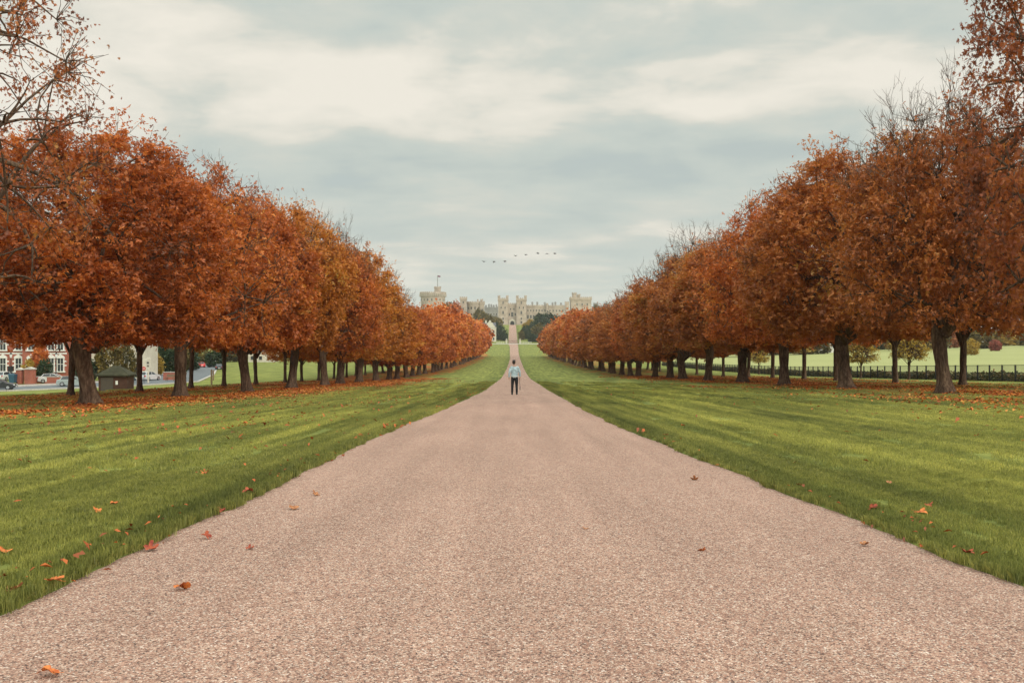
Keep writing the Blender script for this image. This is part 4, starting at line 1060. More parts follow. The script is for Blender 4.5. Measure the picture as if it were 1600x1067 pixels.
def crossing():
    V = []; Fc = []
    xs = np.linspace(-150, 150, 61); b = 0
    for k, y in enumerate((637.0, 639.0, 641.5, 644)):
        V.append(np.stack([xs, np.full(61, y), H(xs, np.full(61, y)) + .14], 1))
    V = np.concatenate(V); idx = np.arange(4 * 61).reshape(4, 61)
    o = mesh_np('cross_road', V, np.stack([idx[:-1, :-1], idx[:-1, 1:], idx[1:, 1:], idx[1:, :-1]], -1).reshape(-1, 4), M_kerb)
    tag(o, 'pale road crossing the walk at the foot of the castle hill', 'road', kind='structure')
crossing()
def gates():
    y = 650.0
    for px, lab in ((791.5, 'pale stone gate pillar left of the walk below the castle'), (812.5, 'pale stone gate pillar right of the walk below the castle')):
        p = at(px, 535, y); z = Hf(p.x, y); e = empty('gate_pillar', (p.x, y, z)); tag(e, lab, 'pillar', 'gate pillars below the castle')
        MB().box(-.6, .6, -.6, .6, -.5, 2.6).build('shaft', M_cream, e, bevel=.05); m = MB(); m.box(-.75, .75, -.75, .75, 2.6, 2.85); m.ball((0, 0, 3.2), .4); m.build('cap', M_cream, e)
    x0, x1 = at(792.6, 0, y).x + .3, at(811.4, 0, y).x - .3; z = Hf((x0 + x1) / 2, y)
    e = empty('park_gates', ((x0 + x1) / 2, y, z)); tag(e, 'black iron gates across the walk between the pale pillars', 'gate')
    for s in (-1, 1):
        w = (x1 - x0) / 2; m = MB(); a_ = 0 if s > 0 else -w
        for k in range(int(w / .25)): m.box(a_ + k * .25 + .1, a_ + k * .25 + .16, -.03, .03, .05, 2.0 + .2 * math.sin(k * math.pi / (w / .25)))
        m.box(a_ + .06, a_ + w - .06, -.05, .05, .2, .3); m.box(a_ + .06, a_ + w - .06, -.05, .05, 1.7, 1.8); m.build('gate_leaf', M_black, e)
    for s, (pa, pb), lab in ((1, (813.8, 830), 'white rail fence right of the gates below the castle'), (-1, (776, 790.4), 'white rail fence left of the gates below the castle')):
        xa, xb = at(pa, 0, y).x, at(pb, 0, y).x; e = empty('rail_fence', (xa, y + .6, Hf((xa + xb) / 2, y))); tag(e, lab, 'fence', 'white rail fences beside the gates')
        r_ = MB(); r_.box(0, xb - xa, -.05, .05, 1.0, 1.14); r_.box(0, xb - xa, -.05, .05, .5, .62); r_.build('rail', M_white, e)
        for k in range(5):
            q = (xb - xa) * k / 4; MB().box(q - .07, q + .07, -.16, -.053, -.3, 1.3).build('post', M_white, e)
gates()

# castle-side trees
def bg(px, pyt, d, meshes, mat, lab, rad, grp, name='tree', pyb=None):
    x = (px - 804) / F * d; z = Hf(x, d); top = at(px, pyt, d).z; h = max(3.5, top - z)
    place_tree(name, x, d, meshes, h, lab, 'tree', grp, mat, rad, 13.5)
G = 'trees around the foot of the castle'
far_low = [gen_tree(601 + i, tips=900, lpt=7, size=.55, kind='rhomb', detail=1, base=.5, fork=1.5, sides=(8, 4, 3, 3)) for i in range(2)]
for px, pyt, d, mat, rad, lab in [
    (775, 505, 700, M_green, 1.1, 'dark green rounded tree beside the cream lodge'),
    (783, 510, 690, M_green, 1.0, 'dark green tree at the left edge of the hill drive'),
    (789, 521, 680, M_green, .5, 'small green shrub tree just left of the park gates'),
    (766, 494, 760, M_olive, 1.3, 'olive brown tree behind the cream lodge'),
    (757, 490, 780, M_olive, 1.3, 'olive tree above the far end of the left row'),
    (748, 484, 800, M_olive, 1.3, 'brownish tree in front of the round-fronted castle block'),
    (776, 496, 800, M_olive, 1.0, 'olive tree at the foot of the left gate tower'),
    (845, 491, 740, M_green, 1.7, 'large dark blue-green tree right of the hill drive'),
    (858, 491, 750, M_green, 1.6, 'dark green tree in front of the second castle wing'),
    (868, 494, 745, M_green, 1.3, 'dark tree partly behind the first far right row chestnuts'),
    (836, 502, 720, M_green, 1.1, 'green tree below the yellow one right of the drive'),
    (822, 509, 700, M_green, .8, 'bushy green tree close to the right side of the hill drive'),
    (815, 516, 690, M_olive, .55, 'small olive bush tree right of the hill drive near gates'),
    (843, 506, 690, M_olive, 1.1, 'olive brown tree left of the last right row chestnuts'),
    (829, 499, 790, M_yellow, .9, 'bright yellow tree below the right gate tower'),
    (822, 504, 800, M_yellow, .6, 'small yellow tree by the right gate tower base'),
    (840, 524, 672, M_green, .9, 'dark low tree beside the last chestnut right of the walk'),
    (832, 522, 668, M_green, .7, 'dark green bush tree above the white rail fence'),
    (700, 474, 900, M_olive, 1.5, 'brown tree between the keep and the left castle tower'),
    (712, 472, 900, M_rust, 1.2, 'rust-coloured tree beside the left castle tower'),
    (932, 478, 930, M_olive, 1.3, 'olive tree right of the large castle tower'),
    (948, 476, 940, M_olive, 1.4, 'yellowish olive tree second right of the large castle tower'),
    (965, 477, 940, M_yellow, 1.2, 'yellow olive tree third right of the large castle tower'),
    (980, 474, 950, M_olive, 1.3, 'olive tree fourth right of the large castle tower')]:
    bg(px, pyt, d, far_low[(px + d) % 2], mat, lab, rad, G)

# ------------------------------------------------------------------ right side: railings, undergrowth, far trees
def railing():
    X = 40.0; y0, step = 58.0, 1.94; e = empty('park_railing', (X, y0, Hf(X, y0))); tag(e, 'long black iron railing along the pale field behind the right trees', 'railing')
    zb = e.location.z; n = 96; L_ = n * step
    for k in range(n):
        y = k * step; z = Hf(X, y0 + y) - zb
        MB().box(-.05, .05, y - .05, y + .05, z - .3, z + 1.42).build('post', M_black, e)
    for hz, nm in ((1.36, 'rail'), (.75, 'rail'), (.15, 'rail')):
        m = MB()
        for k in range(n - 1):
            ya, yb = k * step + .055, (k + 1) * step - .055; za, zb2 = Hf(X, y0 + ya) - zb + hz, Hf(X, y0 + yb) - zb + hz
            m.add([(-.018, ya, za), (.018, ya, za), (.018, yb, zb2), (-.018, yb, zb2), (-.018, ya, za + .04), (.018, ya, za + .04), (.018, yb, zb2 + .04), (-.018, yb, zb2 + .04)],
                  [(0, 3, 2, 1), (4, 5, 6, 7), (0, 1, 5, 4), (1, 2, 6, 5), (2, 3, 7, 6), (3, 0, 4, 7)])
        m.build(nm, M_black, e)
    m = MB(); y = .1
    while y < L_ - 2:
        z = Hf(X, y0 + y) - zb; m.box(-.007, .007, y - .007, y + .007, z + .1, z + 1.36); y += .16
    m.build('bars', M_black, e)
railing()
M_weed = m_leaf('undergrowth_leaves', [(0, (.03, .035, .015)), (.5, (.075, .085, .025)), (.8, (.17, .12, .05)), (1, (.30, .18, .08))], 0)
def undergrowth():
    r = np.random.RandomState(8); n = 42000
    y = 56 + r.rand(n) * 190; x = 40.35 + r.rand(n) ** 1.3 * 2.6
    h = (.35 + .75 * fbm(x * .5, y * .35, 3)) * np.clip(1.35 - (x - 40.3) / 4, .4, 1)
    z = H(x, y) + h * r.rand(n) ** .7 * 1.0
    V, Q, k = leaves_np(np.stack([x, y, z], 1), .16, r, 'rhomb')
    o = mesh_np('undergrowth', V, Q, M_weed, attrs={'tint': np.repeat(r.rand(n), k)}); tag(o, 'tangled dark undergrowth growing behind the black railing', 'undergrowth', kind='stuff')
undergrowth()
random.seed(21)
mats = [M_olive, M_olive, M_rustR, M_green, M_olive, M_yellow]
desc = ['olive', 'grey-olive', 'brown', 'dark green', 'broad olive', 'yellowing']
i = 0
for px in range(1120, 1680, 26):
    d = random.uniform(330, 400); g = 'trees along the far side of the pale field'
    where = ('between the trunks' if px < 1300 else 'seen right of the fourth trunk' if px < 1440 else 'toward the right frame edge')
    bg(px, random.uniform(497, 520), d, far_low[i % 2], mats[i % 6], f'{desc[i % 6]} tree across the pale field, {ORD[min(i, 17)] if i < 18 else "one of the last"} from the left', random.uniform(.9, 1.4), g, 'field_tree'); i += 1
bg(1555, 534, 290, far_low[0], M_pink, 'small round pinkish red tree at the far edge of the pale field', .36, 'trees along the far side of the pale field', 'field_tree')
bg(1518, 530, 250, far_low[1], M_yellow, 'small orange yellow tree standing in the pale field', .38, 'trees along the far side of the pale field', 'field_tree')
# yellow-green young trees by the railing
young = gen_tree(701, Ht=5.0, Rc=2.0, tips=420, lpt=7, size=.14, kind='tri', base=1.5, fork=1.7, trunk_r=.09, sparse=.8)
for px, pyb, h, lab in [(1420, 592, 5.2, 'young golden leaved tree by the black railing left of the big trunk'), (1345, 592, 4.6, 'young golden tree by the railing behind the second trunk'), (1186, 586, 5, 'young yellow green tree by the railing farther down the row')]:
    x, y = 38.5, 38.5 * F / (px - 804); place_tree('young_tree', x, y, young, h, lab, 'tree', 'young trees beside the railing', M_yellow, .9, 5.0)
# distant pale houses across the field
def small_house(px, d, w, h, lab, wall=None, roof=None, rz=0.0, dep=8, zoff=0, nwin=3):
    x = (px - 804) / F * d; z = Hf(x, d) + zoff; e = empty('house', (x, d, z), rz); tag(e, lab, 'house')
    m = MB(); m.box(-w / 2, w / 2, -dep / 2, dep / 2, -1, h); m.prism([(-dep / 2, h), (dep / 2, h), (0, h + dep * .38)], 'x', -w / 2, w / 2); m.build('wall', wall or M_white, e)
    r_ = MB()
    for s in (-1, 1):
        r_.add([(-w / 2 - .3, s * (dep / 2 + .4), h - .25), (w / 2 + .3, s * (dep / 2 + .4), h - .25), (w / 2 + .3, 0, h + dep * .38 + .12), (-w / 2 - .3, 0, h + dep * .38 + .12),
                (-w / 2 - .3, s * (dep / 2 + .4), h - .05), (w / 2 + .3, s * (dep / 2 + .4), h - .05), (w / 2 + .3, 0, h + dep * .38 + .35), (-w / 2 - .3, 0, h + dep * .38 + .35)],
               [(0, 3, 2, 1), (4, 5, 6, 7), (0, 1, 5, 4), (1, 2, 6, 5), (2, 3, 7, 6), (3, 0, 4, 7)])
    r_.build('roof', roof or M_slate, e)
    MB().box(w * .28, w * .28 + 1, -.5, .5, h + dep * .2, h + dep * .38 + 1.6).build('chimney', M_brick, e)
    for i in range(nwin):
        for z0 in ([.9, 3.5] if h > 4.5 else [.9]): window_part(e, -w / 2 + w * (i + .5) / nwin, -dep / 2, z0, 1.1, 1.3, surr=.15)
    return e
small_house(1288, 360, 16, 5.5, 'white house across the pale field seen between two right trunks')
small_house(1262, 372, 10, 5, 'cream house across the pale field left of the white house', M_cream)
small_house(412, 330, 9, 4.2, 'small cream cottage seen far off between the left trunks', M_cream)

# ------------------------------------------------------------------ left side: street, cars, houses
def strip(name, A, B, mat, lift, label, cat, sub=8):
    """strip between two pixel polylines that lie on the ground"""
    def dens(P):
        out = []
        for a, b in zip(P[:-1], P[1:]):
            for k in range(sub): out.append((a[0] + (b[0] - a[0]) * k / sub, a[1] + (b[1] - a[1]) * k / sub))
        return out + [P[-1]]
    A, B = dens(A), dens(B); V = []; m = 5
    for a, b in zip(A, B):
        for j in range(m):
            x = a[0] + (b[0] - a[0]) * j / (m - 1); y = a[1] + (b[1] - a[1]) * j / (m - 1); V.append((x, y, Hf(x, y) + lift))
    idx = np.arange(len(A) * m).reshape(len(A), m)
    o = mesh_np(name, V, np.stack([idx[:-1, :-1], idx[:-1, 1:], idx[1:, 1:], idx[1:, :-1]], -1).reshape(-1, 4), mat)
    return tag(o, label, cat, kind='structure')
RA = [(-130, 96), (-67, 118), (-56, 131), (-51, 144), (-59.5, 177), (-83, 250), (-117, 350)]
RB = [(-134, 108), (-72, 128), (-66, 139), (-64, 152), (-71, 182), (-93, 254), (-127, 354)]
strip('road', RA, RB, M_asphalt, .10, 'grey asphalt street curving away behind the left trees', 'road')
PB = [(x - 3.4 * .6, y + 3.4 * .8) for x, y in RB]
strip('pavement', RB, PB, M_pave, .21, 'pinkish pavement on the house side of the street', 'pavement')
def kerb(P, name, lab):
    m = MB()
    for (xa, ya), (xb, yb) in zip(P[:-1], P[1:]):
        n = 6
        for k in range(n):
            x0, y0_, x1, y1 = xa + (xb - xa) * k / n, ya + (yb - ya) * k / n, xa + (xb - xa) * (k + 1) / n, ya + (yb - ya) * (k + 1) / n
            z0, z1 = Hf(x0, y0_), Hf(x1, y1); d = Vector((x1 - x0, y1 - y0_, 0)).normalized(); q = Vector((-d.y, d.x, 0)) * .15
            m.add([(x0 - q.x, y0_ - q.y, z0), (x0 + q.x, y0_ + q.y, z0), (x1 + q.x, y1 + q.y, z1), (x1 - q.x, y1 - q.y, z1), (x0 - q.x, y0_ - q.y, z0 + .23), (x0 + q.x, y0_ + q.y, z0 + .23), (x1 + q.x, y1 + q.y, z1 + .23), (x1 - q.x, y1 - q.y, z1 + .23)],
                  [(0, 1, 2, 3), (4, 7, 6, 5), (0, 4, 5, 1), (1, 5, 6, 2), (2, 6, 7, 3), (3, 7, 4, 0)])
    tag(m.build(name, M_kerb), lab, 'kerb', kind='structure')
kerb([(x + .2, y - .2) for x, y in RA], 'kerb', 'pale stone kerb between the grass and the street'); kerb(RB, 'kerb', 'pale stone kerb along the house side of the street')

def car(name, loc, rz, col, label, estate=False, grp='cars in the street beyond the left trees'):
    paint = m_simple(name + '_paint', col, .25, metal=.1, var=.04, spec=.6)
    e = empty(name, loc, rz); tag(e, label, 'car', grp)
    # +X forward, length 4.3, width 1.75
    side = [(-2.12, .30), (-2.15, .62), (-2.08, .90), (-1.75, .98), (.75, .96), (1.55, .86), (2.02, .70), (2.14, .48), (2.10, .28), (1.75, .22), (-1.75, .22)]
    secs = [(-.86, .93, -.02), (-.84, .98, 0), (-.6, 1.0, .02), (0, 1.0, .035), (.6, 1.0, .02), (.84, .98, 0), (.86, .93, -.02)]
    m = MB(); n = len(side); vs = []
    for y, sx, dz in secs: vs += [(x * sx, y, z + (dz if z > .6 else 0)) for x, z in side]
    fs = [(k * n + i, k * n + (i + 1) % n, (k + 1) * n + (i + 1) % n, (k + 1) * n + i) for k in range(len(secs) - 1) for i in range(n)]
    fs += [tuple(range(n - 1, -1, -1)), tuple((len(secs) - 1) * n + i for i in range(n))]
    m.add(vs, fs)
    rear = -1.95 if estate else -1.62
    # roof slab and pillars
    top = [(rear + .30, 1.40), (-.3, 1.46), (.25, 1.40)]
    m.add([(rear + .32, -.60, 1.385), (-.3, -.62, 1.445), (.22, -.58, 1.385), (.22, .58, 1.385), (-.3, .62, 1.445), (rear + .32, .60, 1.385),
           (rear + .32, -.60, 1.42), (-.3, -.62, 1.48), (.22, -.58, 1.42), (.22, .58, 1.42), (-.3, .62, 1.48), (rear + .32, .60, 1.42)],
          [(0, 1, 4, 5), (1, 2, 3, 4), (6, 11, 10, 7), (7, 10, 9, 8), (0, 6, 7, 1), (1, 7, 8, 2), (2, 8, 9, 3), (3, 9, 10, 4), (4, 10, 11, 5), (5, 11, 6, 0)])
    for s in (-1, 1):
        m.tube([(1.0, s * .74, .95), (.22, s * .585, 1.40)], [.04, .035], 6); m.tube([(rear, s * .76, .95), (rear + .32, s * .60, 1.40)], [.07, .05], 6); m.tube([(-.35, s * .79, .95), (-.32, s * .63, 1.44)], [.035, .03], 6)
        m.box(.62, .80, s * .93 - .09, s * .93 + .09, .95, 1.06)
    m.build('body', paint, e, True).data.polygons.foreach_set('use_smooth', np.zeros(len(e.children[0].data.polygons), bool))
    g = MB(); b_ = [(1.0, -.72), (1.0, .72), (rear, .74), (rear, -.74)]; t_ = [(.22, -.565), (.22, .565), (rear + .32, .585), (rear + .32, -.585)]
    g.add([(x, y, .955) for x, y in b_] + [(x, y, 1.40) for x, y in t_], [(0, 1, 2, 3), (4, 7, 6, 5), (0, 4, 5, 1), (1, 5, 6, 2), (2, 6, 7, 3), (3, 7, 4, 0)]); g.build('window_glass', M_pane, e)
    for x in (-1.32, 1.32):
        for s in (-1, 1):
            w = MB(); n = 20; ring = [(x + .32 * math.cos(2 * math.pi * i / n), .32 + .32 * math.sin(2 * math.pi * i / n)) for i in range(n)]
            w.prism(ring, 'y', s * .70, s * .885); wo = w.build('wheel', M_tyre, e)
            rr = MB(); rr.prism([(x + .20 * math.cos(2 * math.pi * i / n), .32 + .20 * math.sin(2 * math.pi * i / n)) for i in range(n)], 'y', s * .86, s * .90); rr.build('rim', M_rim, wo)
    for s in (-1, 1):
        MB().box(1.93, 2.09, s * .64 - .15, s * .64 + .15, .58, .72).build('headlight', M_lamp, e, bevel=.02)
        MB().box(-2.155, -2.03, s * .68 - .11, s * .68 + .11, .66, .90).build('tail_light', M_redlamp, e, bevel=.02)
    MB().box(-2.18, -2.12, -.26, .26, .48, .60).build('number_plate', M_white, e); MB().box(2.12, 2.165, -.26, .26, .36, .47).build('number_plate', M_white, e)
    return e
def car_at(name, px, pyb, d, rz, col, label, **k):
    x = (px - 804) / F * d; return car(name, (x, d, Hf(x, d) + .10), rz, col, label, **k)
car_at('parked_car', -2, 609, 121, R(15), (.03, .032, .036), 'black car cut by the left frame edge on the street')
car_at('parked_car', 114, 603, 131, R(18), (.32, .37, .36), 'silver green car between the two big left trunks')
car_at('parked_car', 190, 600, 143, R(25), (.035, .05, .06), 'dark car peeping out right of the brick hut')
car_at('parked_car', 233, 594, 150, R(78), (.60, .61, .62), 'silver white car seen from behind next to the cream post', estate=True)
car_at('parked_car', 314, 574, 246, R(118), (.52, .02, .02), 'bright red car far up the street')
car_at('parked_car', 304, 572, 262, R(118), (.65, .66, .67), 'white car partly hidden beside the red car up the street')
car_at('parked_car', 342, 578, 214, R(110), (.03, .035, .04), 'dark car on the park side of the street behind the post')
car_at('parked_car', 84, 600, 141, R(12), (.62, .62, .62), 'white car left of the first big trunk by the brick wall')
car_at('parked_car', 12, 600, 150, R(80), (.58, .60, .60), 'white car by the blue bin in front of the brick house', estate=True)

def brick_house():
    d = 160.0; x0, x1 = (-30 - 804) / F * d, (104 - 804) / F * d; w = x1 - x0; z = Hf((x0 + x1) / 2, d)
    e = empty('brick_house', ((x0 + x1) / 2, d + 5, z), R(0)); tag(e, 'red brick villa with white window surrounds behind the left trees', 'house')
    hw = w / 2; ht = 9.2
    m = MB(); m.box(-hw, hw, -5, 5, -1, ht)
    m.prism([(-1.9 - hw + 3.5, ht), (1.9 - hw + 3.5, ht), (-hw + 3.5, ht + 2.6)], 'y', -5.0, 0)
    bx = -hw + w * .62; m.box(bx - 1.6, bx + 1.6, -5.9, -5.003, -1, ht + .2); m.prism([(bx - 1.8, ht + .2), (bx + 1.8, ht + .2), (bx, ht + 2.8)], 'y', -5.9, -3)
    m.build('wall', M_brick, e)
    r_ = MB(); r_.prism([(-5.4, ht - .02), (5.4, ht - .02), (0, ht + 4.2)], 'x', -hw - .3, hw + .3); r_.build('roof', M_slate, e)
    for cx in (-.6, .45):
        c = MB(); c.box(cx * hw - .6, cx * hw + .6, -.6, .6, ht + 3, ht + 6); c.box(cx * hw - .7, cx * hw + .7, -.7, .7, ht + 5.6, ht + 5.9); c.build('chimney', M_brick, e)
    wx = [(-hw + w * f) for f in (.08, .26, .44, .62, .82, .93)]
    for i, x in enumerate(wx):
        y = -5.9 if i == 3 else -5.0
        for z0, h in ((1.5, 2.1), (5.3, 1.9)):
            f = MB(); ww = 1.0
            f.box(x - ww / 2 - .22, x - ww / 2, y - .10, y + .02, z0 - .2, z0 + h); f.box(x + ww / 2, x + ww / 2 + .22, y - .10, y + .02, z0 - .2, z0 + h)
            f.prism([(x - ww / 2 - .3, z0 + h), (x + ww / 2 + .3, z0 + h), (x + ww / 2 + .22, z0 + h + .3), (x, z0 + h + .75), (x - ww / 2 - .22, z0 + h + .3)], 'y', y - .14, y + .02)
            f.box(x - ww / 2 - .4, x + ww / 2 + .4, y - .25, y + .02, z0 - .42, z0 - .2)
            for kz in (.33, .68): f.box(x - ww / 2 - .55, x - ww / 2 - .22, y - .06, y + .02, z0 + h * kz, z0 + h * kz + .25); f.box(x + ww / 2 + .22, x + ww / 2 + .55, y - .06, y + .02, z0 + h * kz, z0 + h * kz + .25)
            fo = f.build('window', M_white, e)
            MB().box(x - ww / 2, x + ww / 2, y - .03, y + .03, z0 - .2, z0 + h).build('pane', M_pane, fo)
            s_ = MB(); s_.box(x - ww / 2, x + ww / 2, y - .07, y - .03, z0 + h * .48, z0 + h * .48 + .08); s_.box(x - .03, x + .03, y - .068, y - .032, z0 - .2, z0 + h); s_.build('sash_bars', M_white, fo)
    dm = MB(); dx = -hw + w * .35; dm.box(dx - .5, dx + .5, -5.08, -4.98, 0, 2.2); do = dm.build('door', M_black, e)
    MB().box(dx + .32, dx + .38, -5.14, -5.08, 1.0, 1.12).build('handle', M_rim, do)
    s = MB(); s.box(-hw - .04, hw + .04, -5.06, -4.96, 4.35, 4.6); s.build('string_course', M_white, e)
brick_house()
def garden_wall():
    for i, (pa, pb, d, h, lab) in enumerate([(27, 35, 138, 2.0, 'left brick gate pier with pale cap in front of the brick house'), (40, 54, 138, 2.1, 'wide brick gate pier with pale cap right of the other pier')]):
        xa, xb = (pa - 804) / F * d, (pb - 804) / F * d; x = (xa + xb) / 2; e = empty('gate_pier', (x, d, Hf(x, d) + .2)); tag(e, lab, 'pier', 'brick gate piers of the brick house')
        w = (xb - xa) / 2; MB().box(-w, w, -.4, .4, -.5, h).build('shaft', M_brick, e); c = MB(); c.box(-w - .1, w + .1, -.5, .5, h, h + .14); c.prism([(-w - .05, h + .14), (w + .05, h + .14), (0, h + .38)], 'y', -.42, .42); c.build('cap', M_kerb, e)
    for pa, pb, d, h, lab in [(55, 110, 140, .9, 'low brick garden wall right of the gate piers'), (255, 290, 152, 1.2, 'orange brick garden wall along the street up the hill')]:
        xa, xb = (pa - 804) / F * d, (pb - 804) / F * d; e = empty('garden_wall', (xa, d, Hf((xa + xb) / 2, d) + .15), R(0)); tag(e, lab, 'wall')
        MB().box(0, xb - xa, 0, .3, -.6, h).build('brickwork', M_brick, e); MB().box(-.05, xb - xa + .05, -.06, .36, h, h + .1).build('coping', M_kerb, e)
garden_wall()
def bin_():
    d = 137; x = (20 - 804) / F * d; e = empty('wheelie_bin', (x, d, Hf(x, d) + .2)); tag(e, 'dark blue wheelie bin left of the brick gate piers', 'bin')
    m = MB(); m.add([(-.36, -.36, .08), (.36, -.36, .08), (.36, .36, .08), (-.36, .36, .08), (-.45, -.45, 1.3), (.45, -.45, 1.3), (.45, .45, 1.3), (-.45, .45, 1.3)], [(0, 3, 2, 1), (4, 5, 6, 7), (0, 1, 5, 4), (1, 2, 6, 5), (2, 3, 7, 6), (3, 0, 4, 7)]); m.build('tub', M_blue, e)
    m = MB(); m.prism([(-.5, 1.3), (.5, 1.3), (.5, 1.38), (-.4, 1.48)], 'x', -.48, .48); m.build('lid', M_blue, e)
    for s in (-1, 1): m = MB(); m.prism([(.38 + .12 * math.cos(a), .12 + .12 * math.sin(a)) for a in np.linspace(0, 6.0, 12)], 'x', s * .38, s * .46); m.build('wheel', M_tyre, e)
bin_()
def hut():
    d = 116.0; x = (174 - 804) / F * d; z = Hf(x, d); e = empty('brick_hut', (x, d + 1.5, z), R(8)); tag(e, 'dark brick park hut with mossy pyramid roof behind the second big trunk', 'hut')
    m = MB(); m.box(-1.75, 1.75, -1.6, 1.6, -.8, 2.15); m.build('wall', M_darkbrick, e)
    r_ = MB(); r_.add([(-2.1, -1.95, 2.1), (2.1, -1.95, 2.1), (2.1, 1.95, 2.1), (-2.1, 1.95, 2.1), (-2.1, -1.95, 2.25), (2.1, -1.95, 2.25), (2.1, 1.95, 2.25), (-2.1, 1.95, 2.25), (-.4, 0, 3.4), (.4, 0, 3.4)],
                      [(0, 3, 2, 1), (0, 1, 5, 4), (1, 2, 6, 5), (2, 3, 7, 6), (3, 0, 4, 7), (4, 5, 9, 8), (5, 6, 9), (6, 7, 8, 9), (7, 4, 8)]); r_.build('roof', M_tiles, e)
    MB().box(-1.45, .05, -1.66, -1.58, 0, 1.95).build('door', M_darkwood, e); MB().box(.35, .62, -1.66, -1.58, 1.0, 1.5).build('notice', M_white, e)
hut()
def grey_house():
    d = 165.0; x = (188 - 804) / F * d; z = Hf(x, d); e = empty('pale_house', (x, d + 4, z), R(6)); tag(e, 'pale grey-cream rendered house behind the brick hut', 'house')
    m = MB(); m.box(-5.5, 4.0, -4, 4, -1, 7.4); m.prism([(-4, 7.4), (4, 7.4), (0, 10)], 'x', -5.5, 4.0); m.build('wall', M_cream, e)
    r_ = MB(); r_.prism([(-4.4, 7.3), (4.4, 7.3), (0, 10.3)], 'x', -5.8, 4.3); r_.build('roof', M_slate, e)
    MB().box(-4.6, 3.6, -4.06, -3.96, 3.4, 3.55).build('string_course', M_stone_grey, e)
    for x_ in (-4, -1.6, .8, 2.9): window_part(e, x_, -4, 4.6, 1.1, 1.6, surr=.15)
    window_part(e, -3, -4, .9, 1.4, 1.5, surr=.15); MB().box(1.6, 3.1, -4.08, -3.98, 0, 2.6).build('garage_opening', M_black, e)
    MB().cyl(-.9, -4.15, .0, 7.2, .06, n=8).build('drainpipe', M_black, e)
grey_house()
def posts():
    d = 141; x = (231.5 - 804) / F * d; z = Hf(x, d); e = empty('sign_post', (x, d, z)); tag(e, 'tall cream sign post with arched panel above the silver white car', 'sign post')
    MB().cyl(0, 0, -.3, 3.9, .14, .12, 12).build('post', M_cream, e); m = MB(); m.box(-.42, .42, -.08, .08, 2.3, 3.7); m.prism([(-.42, 3.7), (.42, 3.7), (.3, 3.95), (0, 4.1), (-.3, 3.95)], 'y', -.08, .08); m.build('panel', M_cream, e)
    m = MB(); m.box(-.12, .12, -.12, -.085, 2.6, 2.9); m.box(-.16, .16, -.12, -.085, 3.1, 3.4); m.build('panel_marks', M_black, e)
    d = 139; x = (225 - 804) / F * d; z = Hf(x, d); e = empty('round_sign', (x, d, z)); tag(e, 'red round traffic sign on a thin pole left of the silver white car', 'traffic sign')
    MB().cyl(0, 0, -.3, 2.7, .04, n=8).build('pole', M_black, e)
    m = MB(); m.prism([(.3 * math.cos(a), 2.4 + .3 * math.sin(a)) for a in np.linspace(0, 2 * math.pi, 21)[:-1]], 'y', -.09, -.05); m.build('disc', M_red, e); MB().box(-.2, .2, -.105, -.092, 2.35, 2.45).build('white_bar', M_white, e)
    for px, d, h, lab in [(330.5, 118, 2.0, 'short dark wooden post on the verge right of the street'), (333.5, 150, 1.7, 'second dark wooden post farther back on the verge')]:
        x = (px - 804) / F * d; e = MB().box(-.09, .09, -.09, .09, -.3, h).prism([(-.09, h), (.09, h), (0, h + .12)], 'y', -.09, .09).build('verge_post', M_wood); e.location = (x, d, Hf(x, d)); tag(e, lab, 'post', 'verge posts')
    for px, d, lab in [(17, 143, 'black street lamp in front of the brick house near the left edge'), (88, 145, 'black street lamp just left of the first big trunk')]:
        x = (px - 804) / F * d; e = empty('street_lamp', (x, d, Hf(x, d) + .2)); tag(e, lab, 'street lamp', 'black street lamps in front of the brick house')
        MB().cyl(0, 0, -.2, 1.0, .11, .09, 10).cyl(0, 0, 1.0, 3.8, .06, .05, 10).box(-.4, .4, -.03, .03, 3.5, 3.56).build('column', M_black, e)
        m = MB(); m.cyl(0, 0, 3.8, 4.35, .14, .24, 6); m.build('lantern', M_lamp, e); MB().cyl(0, 0, 4.35, 4.65, .28, .04, 6).build('lantern_cap', M_black, e)
    d = 148; x = (266 - 804) / F * d; e = empty('bench', (x, d, Hf(x, d) + .2), R(-20)); tag(e, 'small wooden bench in front of the orange brick wall', 'bench')
    MB().box(-.9, .9, -.22, .22, .42, .47).build('seat', M_wood, e); MB().box(-.9, .9, .24, .29, .55, .95).build('backrest', M_wood, e)
    for s in (-1, 1):
        for yy in (-.16, .18): MB().box(s * .8 - .04, s * .8 + .04, yy - .04, yy + .04, -.1, .42).build('leg', M_wood, e)
posts()
T = 'trees and bushes around the street'
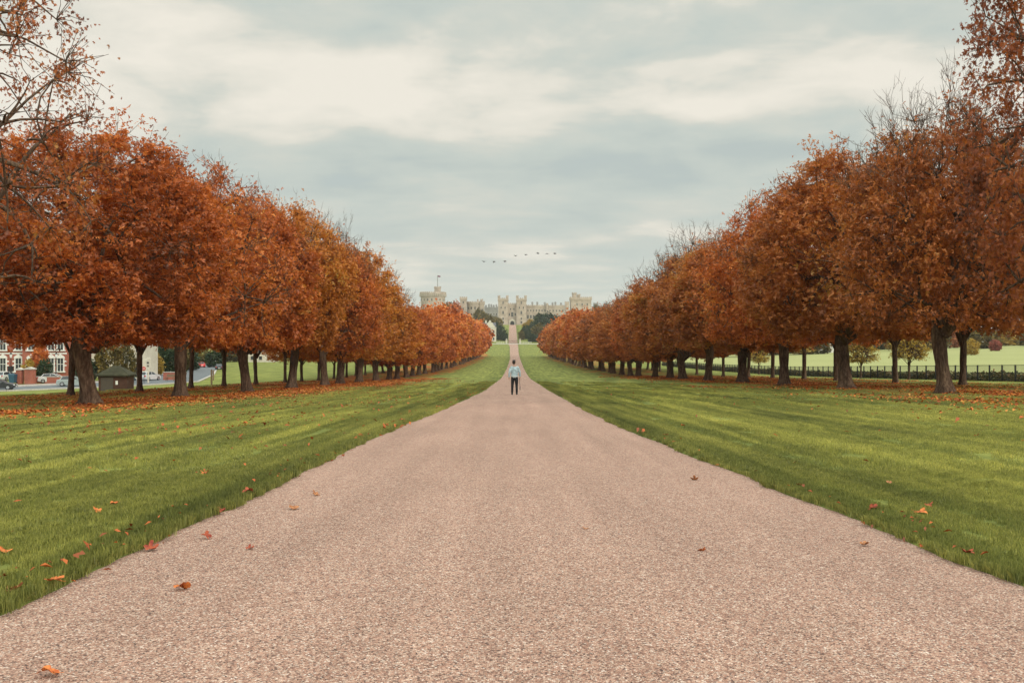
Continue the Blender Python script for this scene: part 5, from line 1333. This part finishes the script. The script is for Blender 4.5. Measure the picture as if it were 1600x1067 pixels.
for px, pyt, d, mat, rad, lab in [
    (120, 540, 170, M_green, .5, 'dark green garden tree between the brick house and the pale house'), (134, 560, 148, M_green, .35, 'dark bush beside the silver green car'),
    (170, 532, 150, M_olive, .42, 'thin olive tree in front of the pale house'), (196, 538, 152, M_olive, .32, 'second small olive tree before the pale house near the garage opening'),
    (62, 540, 152, M_rust, .30, 'small rust leaved tree before the red brick villa'),
    (252, 540, 190, M_green, .7, 'green garden tree right of the cream sign post'), (240, 552, 175, M_yellow, .35, 'yellow leaved small tree behind the cream sign post'),
    (272, 535, 200, M_olive, .8, 'olive tree above the orange brick wall'), (292, 545, 215, M_green, .6, 'dark green tree behind the third trunk'),
    (305, 530, 280, M_olive, 1.0, 'olive brown tree above the red car'), (336, 548, 250, M_green, .5, 'dark bush on the bend of the street'),
    (355, 535, 330, M_olive, 1.2, 'olive tree behind the street bend'), (150, 505, 200, M_olive, .9, 'olive tree behind the brick hut'),
    (215, 500, 215, M_olive, .9, 'olive tree behind the pale house'), (283, 573, 158, M_green, .16, 'small clipped dark bush on the orange brick wall'),
    (45, 575, 150, M_yellow, .25, 'yellow bush above the brick gate piers'), (70, 578, 150, M_green, .25, 'dark green hedge bush behind the low garden wall')]:
    bg(px, pyt, d, far_low[px % 2], mat, lab, rad, T, 'garden_tree')
i = 0
for px in range(375, 700, 24):
    d = random.uniform(330, 420)
    bg(px, random.uniform(515, 535), d, far_low[i % 2], mats[i % 5], f'{desc[i % 5]} tree beyond the left lawn, {ORD[i]} from the left between the trunks', random.uniform(.9, 1.3), 'trees beyond the left lawn', 'lawn_tree'); i += 1
for i, (px, d) in enumerate([(640, 900), (700, 1050), (1010, 1000), (1060, 1000)]): pass

# ------------------------------------------------------------------ air
def haze():
    m, nt = newmat('haze'); v = N(nt, 'ShaderNodeVolumePrincipled'); v.inputs['Color'].default_value = (.90, .90, .88, 1); v.inputs['Density'].default_value = .00012; v.inputs['Anisotropy'].default_value = .2
    o = N(nt, 'ShaderNodeOutputMaterial'); L(nt, v.outputs[0], o.inputs['Volume'])
    b = MB().box(-2300, 2300, -140, 2950, -9, 75).build('haze', m); tag(b, 'thin pale autumn haze over the whole park', 'haze', kind='stuff')
haze()
